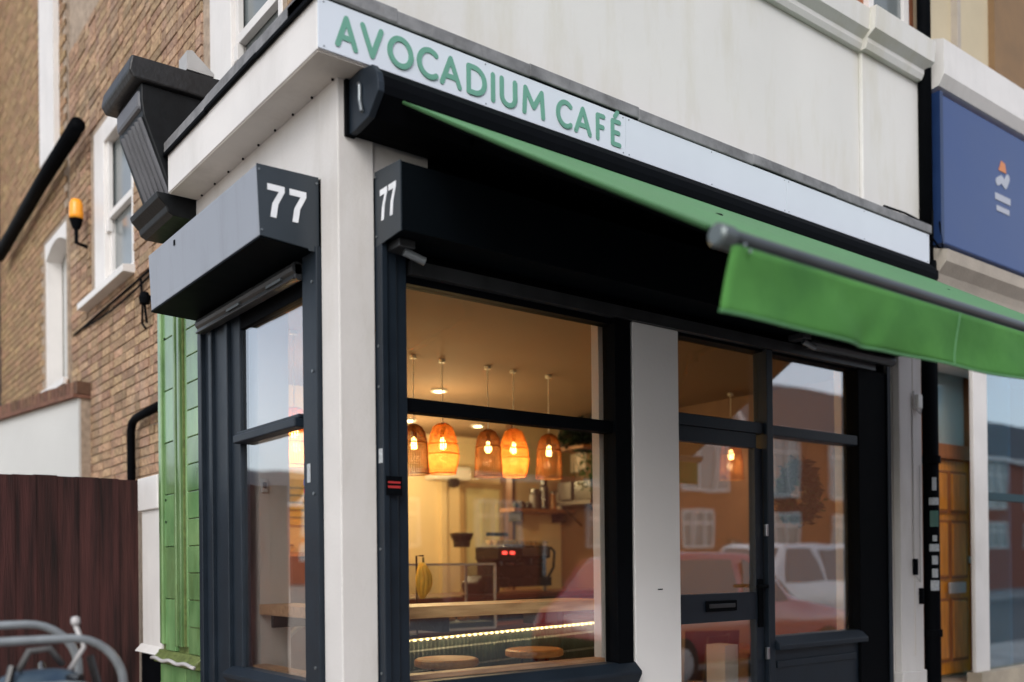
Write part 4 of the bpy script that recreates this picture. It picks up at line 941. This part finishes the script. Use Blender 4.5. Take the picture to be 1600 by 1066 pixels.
# amber beacon
ab = thing('amber_beacon', 'amber beacon lamp on a black bracket high on the brick side wall', 'beacon', (.2, 5.1, 4.5))
m = MB(); m.lathe([(.055, 0), (.058, .03), (.054, .13), (.04, .165), (0, .172)], (.20, 5.12, 4.52), 18); m.build('lens', 'amber', ab, smooth=True)
m = MB(); m.lathe([(.03, 0), (.045, .04), (.058, .08)], (.20, 5.12, 4.44), 16); m.tube([(.20, 5.12, 4.45), (.20, 5.12, 4.32), (.29, 5.12, 4.30)], .018, 8); m.build('bracket', 'black_paint', ab)

# ------------------------------------------------------------------ hoops and covered bicycle, bottom left
def hoop(x0, x1, y, zt, lab, sg_=1):
    m = MB(); r = .16; pts = [(x0, y, GZ), (x0, y, zt-r)]+[(x0+r-r*math.cos(R(a)), y, zt-r+r*math.sin(R(a))) for a in range(10, 91, 10)]
    pts += [(x1-r+r*math.sin(R(a)), y, zt-r+r*math.cos(R(a))) for a in range(0, 91, 10)]+[(x1, y, GZ)]
    m.tube(pts, .014, 10); tag(m.build('cycle_hoop', 'rail_grey', smooth=True), lab, 'cycle stand', 'steel cycle hoops on the pavement')
hoop(-1.72, -.93, -.25, 1.330, 'front grey steel cycle hoop, lower and nearer the cafe')
hoop(-1.78, -1.02, -.05, 1.37, 'rear grey steel cycle hoop behind the covered bicycle')
hoop(-1.70, -.98, -.42, 1.20, 'lowest rusty grey steel cycle hoop at the front')
by = thing('bicycle', 'parked bicycle with blue frame leaning at the steel hoops', 'bicycle', (-1.5, -.15, GZ))
def wheel(cx, cz):
    m = MB(); m.tube([(cx+.33*math.cos(R(a)), -.15, cz+.33*math.sin(R(a))) for a in range(0, 361, 12)], .018, 8); w_ = m.build('wheel', 'rubber', by, smooth=True)
    m = MB(); 
    for a in range(0, 360, 20): m.tube([(cx, -.15, cz), (cx+.31*math.cos(R(a)), -.15, cz+.31*math.sin(R(a)))], .0015, 4)
    m.build('spokes', 'steel', w_)
wheel(-2.0, GZ+.34); wheel(-.98+.0, GZ+.34)
m = MB(); bb = (-1.52, -.15, GZ+.30); se = (-1.68, -.15, GZ+.85); hd = (-1.13, -.15, GZ+.85)
m.tube([bb, se], .016, 8); m.tube([bb, hd], .018, 8); m.tube([(-1.66, -.15, GZ+.78), hd], .016, 8); m.tube([hd, (-.98, -.15, GZ+.34)], .013, 8); m.tube([se, (-2.0, -.15, GZ+.34)], .010, 8); m.tube([bb, (-2.0, -.15, GZ+.34)], .010, 8); m.build('frame', 'sticker_blue', by)
m = MB(); m.tube([hd, (-1.15, -.15, GZ+1.0)], .012, 8); m.tube([(-1.10, -.42, GZ+1.02), (-1.15, -.15, GZ+1.0), (-1.10, .12, GZ+1.02)], .012, 8); m.build('handlebar', 'machine_black', by)
m = MB(); m.lathe([(0, 0), (.010, .0), (.015, .012), (.012, .026), (0, .03)], (-1.075, -.25, GZ+1.17), 12); m.tube([(-1.075, -.25, GZ+1.17), (-1.05, -.25, GZ+1.10), (-1.10, -.25, GZ+1.02)], .008, 6); m.build('lamp', 'conduit', by, smooth=True)
def sup(a, b, c, e, cx, cy, cz, ph=0):
    def f(u, v):
        th = 2*math.pi*u; fi = math.pi*(v-.5); sg2 = lambda x, p: math.copysign(abs(x)**p, x)
        x = a*sg2(math.cos(fi), e)*sg2(math.cos(th), e); y = b*sg2(math.cos(fi), e)*sg2(math.sin(th), e); z = c*sg2(math.sin(fi), e)
        k = 1+.06*math.sin(5*th+ph)+.05*math.sin(7*z/c+ph)
        return Vector((cx+x*k, cy+y*k, cz+z))
    return f
bg_ = thing('bicycle_bag', 'blue and grey bag strapped on the parked bicycle behind the hoops', 'bag', (-1.2, -.3, 1.15))
m = MB(); m.grid(sup(.15, .10, .14, .7, -1.18, -.27, 1.10), 40, 20); m.build('body', 'blue_cover', bg_, smooth=True)
m = MB(); m.tube([(-1.25, -.30, 1.24), (-1.22, -.30, 1.30), (-1.16, -.29, 1.305), (-1.12, -.28, 1.25)], .010, 8); m.build('carry_loop', 'grey_cover', bg_, smooth=True)
m = MB(); m.tube([(-1.27, -.33, 1.26), (-1.31, -.36, 1.12), (-1.27, -.34, 1.02)], .012, 8); m.build('strap', 'machine_black', bg_)
m = MB(); m.tube([(-1.06, -.36, 1.28), (-1.03, -.38, 1.14), (-1.06, -.36, 1.03)], .012, 8); m.build('strap', 'machine_black', bg_)

# ------------------------------------------------------------------ neighbour
nb = thing('neighbour_shop', 'neighbouring shop with white band, stone cornice and cream upper wall', 'building', (6.5, 0, GZ))
B(4.58, 9.5, .0, .3, 3.75, 4.83).build('sign_backing', 'cornice_stone', nb)
m = MB(); m.prism([(0, 4.83), (-.12, 4.85), (-.16, 4.92), (-.16, 5.16), (-.05, 5.20), (.3, 5.20), (.3, 4.83)], lambda u, v, t: (t, u, v), 4.58, 9.5); m.build('white_band', 'white_paint', nb)
B(4.58, 9.5, .03, .3, 5.20, 9).build('upper_wall', 'cream_wall', nb)
for x0 in (5.05, 6.6):
    f = MB(); f.box(x0, x0+.05, -.02, .03, 5.25, 7); f.build('window_strip', 'cornice_stone', nb)
B(5.62, 7.2, -.02, .03, 5.24, 7.2).build('brown_blind', 'brown_panel2', nb) if 'brown_panel2' in M else (mat('brown_panel2', (.22, .13, .06), .7), B(5.62, 7.2, -.02, .03, 5.24, 7.2).build('brown_blind', 'brown_panel2', nb))
m = MB(); m.prism([(.0, 3.40), (-.06, 3.42), (-.08, 3.5), (-.10, 3.55), (-.16, 3.62), (-.17, 3.70), (0, 3.75), (.3, 3.75), (.3, 3.40)], lambda u, v, t: (t, u, v), 4.58, 9.5); m.build('cornice', 'cornice_stone', nb)
B(4.62, 9.5, .16, .4, 3.05, 3.40).build('lintel', 'white_paint', nb)
B(5.46, 5.68, .10, .135, .68, 3.05).build('white_post', 'white_paint', nb, bevel=.006)
B(5.46, 9.5, .06, .175, GZ, .68).build('stall_riser', 'beige_stone', nb); B(4.62, 6.11, .18, .48, GZ, .60).build('door_platform', 'beige_stone', nb); B(4.62, 5.455, .04, .18, GZ, .58).build('doorstep', 'beige_stone', nb)
B(4.60, 4.64, .16, .48, .60, 3.05).build('recess_wall', 'white_paint', nb); B(6.12, 6.17, .15, .48, .60, 3.05).build('recess_wall', 'white_paint', nb); B(4.62, 6.17, .48, .56, .6, 3.3).build('back_wall', 'cream_wall', nb)

B(6.18, 9.5, .9, 1.0, .2, 3.4).build('inner_wall', 'teal_dark', nb)
B(6.18, 9.5, .18, .9, .2, .7).build('inner_floor', 'teal_dark', nb)
sw = B(5.685, 9.2, .14, .148, .68, 3.05).build('shop_window', 'teal_glass', nb); m = MB(); m.box(5.685, 9.2, .115, .17, 2.02, 2.08); m.box(7.4, 7.46, .12, .17, .68, 3.05); m.build('bar', 'teal_dark', nb)
ns = thing('blue_sign', 'large blue shop sign with faint white emblem on the neighbouring shop', 'sign', (6, -.1, 4.2))
B(4.62, 9.3, -.12, 0, 3.76, 4.80).build('panel', 'blue_sign', ns, bevel=.01); B(4.575, 4.615, -.13, -.01, 3.75, 4.81).build('edge', 'blue_edge', ns) if 'blue_edge' in M else (mat('blue_edge', (.01, .03, .10), .4), B(4.575, 4.615, -.13, -.01, 3.75, 4.81).build('edge', 'blue_edge', ns))
m = MB(); stroke_mesh(m, [(0, .02), (.06, .05), (.12, .02), (.16, .08)], .03, lambda u, v, t: (5.42+u, -.1205-t, 4.36+v), .003); m.build('emblem', 'logo_white', ns)
m = MB(); m.prism([(5.44, 4.47), (5.56, 4.47), (5.54, 4.54), (5.48, 4.55)], lambda u, v, t: (u, -.1205-t, v), 0, .003); m.build('emblem', 'logo_orange', ns)
m = MB(); m.box(5.38, 5.62, -.124, -.1205, 4.24, 4.29); m.box(5.40, 5.60, -.124, -.1205, 4.16, 4.20); m.build('emblem', 'logo_white', ns)
nd = thing('wooden_door', 'orange brown panelled wooden door with glass fanlight next door', 'door', (6.0, .65, .62))
dx0, dx1 = 5.80, 6.48; zt = 2.36; zb = .63
B(dx0, dx1, .66, .70, zb, zt).build('leaf', 'door_wood', nd)
for (a, b) in ((dx0+.07, dx0+.31), (dx0+.38, dx1-.07)):
    for (c, d) in ((.75, 1.22), (1.42, 1.85), (1.95, 2.25)):
        m = MB(); m.box(a, b, .64, .66, c, d); m.build('panel', 'door_wood', nd, bevel=.015)
        m = MB(); m.box(a-.02, a-.003, .645, .66, c-.02, d+.02); m.box(b+.003, b+.02, .645, .66, c-.02, d+.02); m.box(a-.003, b+.003, .645, .66, d+.003, d+.02); m.box(a-.003, b+.003, .645, .66, c-.02, c-.003); m.build('panel_moulding', 'wood_frame', nd)
B(dx0+.30, dx0+.55, .62, .64, 1.28, 1.37).build('letter_plate', 'conduit', nd, bevel=.004)
m = MB(); m.lathe([(0, 0), (.03, 0), (.03, .03), (0, .03)], (0, 0, 0), 12); bmesh.ops.rotate(m.bm, verts=m.bm.verts, matrix=Matrix.Rotation(R(90), 3, 'X')); bmesh.ops.translate(m.bm, verts=m.bm.verts, vec=(dx1-.04, .655, 1.55)); m.build('knob', 'steel', nd)
m = MB(); m.box(dx0-.08, dx0, .62, .71, zb, 3.22); m.box(dx1, dx1+.07, .62, .71, zb, 3.22); m.box(dx0, dx1, .62, .71, zt+.003, zt+.12); m.box(dx0, dx1, .62, .71, 3.15, 3.22); m.build('frame', 'wood_frame', nd, bevel=.004)
B(dx0, dx1, .66, .668, zt+.12, 3.15).build('fanlight', 'fan_glass', nd); B(dx0, dx1, .69, .70, zt+.12, 3.15).build('blind', 'render_grey', nd); nd.location.x -= .48; nd.location.y -= .24

# ------------------------------------------------------------------ across the street (seen in the glass)
def house(x, lab, kind):
    global HT
    t = thing('terraced_house', lab, 'house', (x, -17, .2), 'brick houses across the street')
    HT = t
    W = 8.0; B(x, x+W, -25, -17, .2, 6.1).build('wall', 'brick_red', t)
    m = MB(); m.prism([(-16.7, 6.1), (-25.3, 6.1), (-21, 9.0)], lambda u, v, s: (s, u, v), x, x+W-.02); m.build('roof', 'roof_slate', t)
    B(x, x+W, -16.98, -16.65, 6.0, 6.16).build('gutter_board', 'white_paint', t)
    if kind: 
        m = MB(); m.prism([(x+4.6, 6.17), (x+7.6, 6.17), (x+6.1, 7.9)], lambda u, v, s: (u, s, v), -17.05, -21); m.build('gable', 'brick_red', t)
        m = MB(); m.prism([(x+4.3, 6.1), (x+4.6, 6.1), (x+6.1, 7.85), (x+7.6, 6.1), (x+7.9, 6.1), (x+6.1, 8.15)], lambda u, v, s: (u, s, v), -16.7, -16.95); m.build('bargeboard', 'white_paint', t)
    else:
        B(x+3.2, x+4.0, -21.4, -20.6, 8.2, 9.9).build('chimney', 'brick_red', t)
    for (wx, wz, ww, wh) in ((x+.8, 3.9, 2.2, 2.2), (x+4.9, 3.9, 2.2, 2.2), (x+.8, 2.05, 2.2, 1.2), (x+4.9, 2.05, 1.4, 1.2)):
        m = MB(); r = .04; Y = -16.97
        n = 3
        for i in range(n+1): m.box(wx+ww*i/n-r, wx+ww*i/n+r, -17, Y+.03, wz, wz+wh)
        for zz in (wz, wz+wh*.68, wz+wh): m.box(wx-r, wx+ww+r, -17, Y+.02, zz-r, zz+r)
        f = m.build('window', 'white_plastic', t); B(wx, wx+ww, -17.0, -16.985, wz, wz+wh).build('pane', 'window_grey', f)
    d_ = B(x+7.0, x+7.8, -17, -16.95, .2, 2.3).build('door', 'brown_panel', t); B(x+7.1, x+7.2, -16.95, -16.90, 1.2, 2.2).build('handle', 'steel', d_)
HS = []
for i in range(8):
    house(-8+8.02*i, ['brick house with chimney across the street, reflected furthest left', 'gabled brick house across the street, first right of the leftmost', 'brick house with chimney opposite the large window', 'gabled brick house opposite the cafe door', 'brick house with chimney opposite the right window', 'gabled brick house across the street, reflected right of the white car', 'brick house with chimney across the street, second from the far right end', 'gabled brick house at the far right end of the row across the street'][i], i % 2)
for i, lb in enumerate(('nearest of the brick houses at the far end of the side street', 'middle brick house at the far end of the side street', 'furthest left brick house at the far end of the side street')):
    hc = copy_tree(HT); hc.location = (-16-8.02*i, 62, .2); hc.rotation_euler = (0, 0, math.pi); hc['label'] = lb; hc['group'] = 'brick houses at the end of the side street'
def car(x, y, L, Hh, mm, lab, rz=0, suv=False):
    t = thing('parked_car', lab, 'car', (x, y, .08)); t.rotation_euler = (0, 0, rz)
    Wd = .88
    if suv: top = [(-L/2, .75), (-L/2+.05, 1.05), (-L/2+.25, Hh-.10), (-L/2+.7, Hh), (.55, Hh), (1.15, 1.12), (L/2-.12, .95), (L/2, .70)]; belt = 1.08
    else: top = [(-L/2, .60), (-L/2+.06, .92), (-L/2+.65, Hh-.06), (-L/2+1.3, Hh), (.15, Hh-.02), (.98, .98), (L/2-.15, .78), (L/2, .55)]; belt = .95
    def topz(u):
        for (a, za), (b, zb_) in zip(top, top[1:]):
            if a <= u <= b: return za+(zb_-za)*(u-a)/(b-a)
        return .6
    def put(mb, name, m_, **k): o = mb.build(name, m_, None, **k); o.parent = t; return o
    N = 40
    def body(i, v):
        u = -L/2+L*i; zt_ = topz(u); e = 1-.10*abs(2*i-1)**4
        pr = [(.0, .28), (.92, .28), (1.0, .45), (1.0, .72), (.97, min(belt, zt_*.97)), (.86 if zt_ > belt+.1 else .93, min(belt+.02, zt_*.985) if zt_ <= belt+.1 else (belt+zt_)/2), (.74, zt_*.985), (.5, zt_), (0, zt_+.01)]
        k = int(round(v*16)); s = 1
        if k > 8: k = 16-k; s = -1
        return Vector((u, s*pr[k][0]*Wd*e, pr[k][1]))
    m = MB(); m.grid(body, N, 16); put(m, 'body', mm, smooth=True)
    for s in (-1, 1):
        m = MB(); a0 = -L/2+.35; 
        for (a, b) in ((a0+.25, -.42), (-.34, .60 if not suv else .75)):
            m.quad((a, s*Wd*.965, belt+.03), (b, s*Wd*.965, belt+.03), (min(b, .25 if not suv else .5), s*Wd*.80, min(topz(min(b, .25)), Hh)-.10), (a+.12, s*Wd*.80, Hh-.10))
        put(m, 'side_window', 'car_glass', solid=.012)
    m = MB(); u0, u1 = (.22, .95) if not suv else (.62, 1.12); m.quad((u1, -.68, topz(u1)+.012), (u1, .68, topz(u1)+.012), (u0, .58, topz(u0)+.0), (u0, -.58, topz(u0)+.0)); put(m, 'windscreen', 'car_glass', solid=.012)
    for cx in (-L/2+.75, L/2-.85):
        for s in (-1, 1):
            m = MB(); m.tube([(cx, s*.72, .31), (cx, s*.90, .31)], .31, 24); w_ = put(m, 'wheel', 'rubber'); m = MB(); m.tube([(cx, s*.90, .31), (cx, s*.915, .31)], .2, 16); r_ = m.build('rim', 'steel', None); r_.parent = w_
    for s in (-1, 1): m = MB(); m.box(L/2-.12, L/2+.005, s*.62-.16, s*.62+.16, .60, .72); put(m, 'headlight', 'light_glass', bevel=.03)
car(7.7, -4.62, 4.5, 1.60, 'car_red', 'red hatchback parked at the kerb and reflected in the cafe glass', 0)
car(12.5, -7.2, 4.5, 1.80, 'car_white', 'white tall estate car in the road beyond the red one, reflected in glass', R(180), suv=True)
# lamp post and house across the side street (reflected in the side window)
lp = thing('street_lamp', 'dark street lamp post across the side street, reflected in side window', 'lamp post', (-9, 4.6, 0))
m = MB(); m.tube([(-9, 4.6, 0), (-9, 4.6, 8)], [.10, .06], 12); m.build('post', 'black_paint', lp); m = MB(); m.tube([(-9, 4.6, 7.9), (-8.2, 4.6, 8.2)], .04, 8); m.box(-8.3, -7.7, 4.5, 4.7, 8.15, 8.3); m.build('lantern', 'steel_dull', lp)
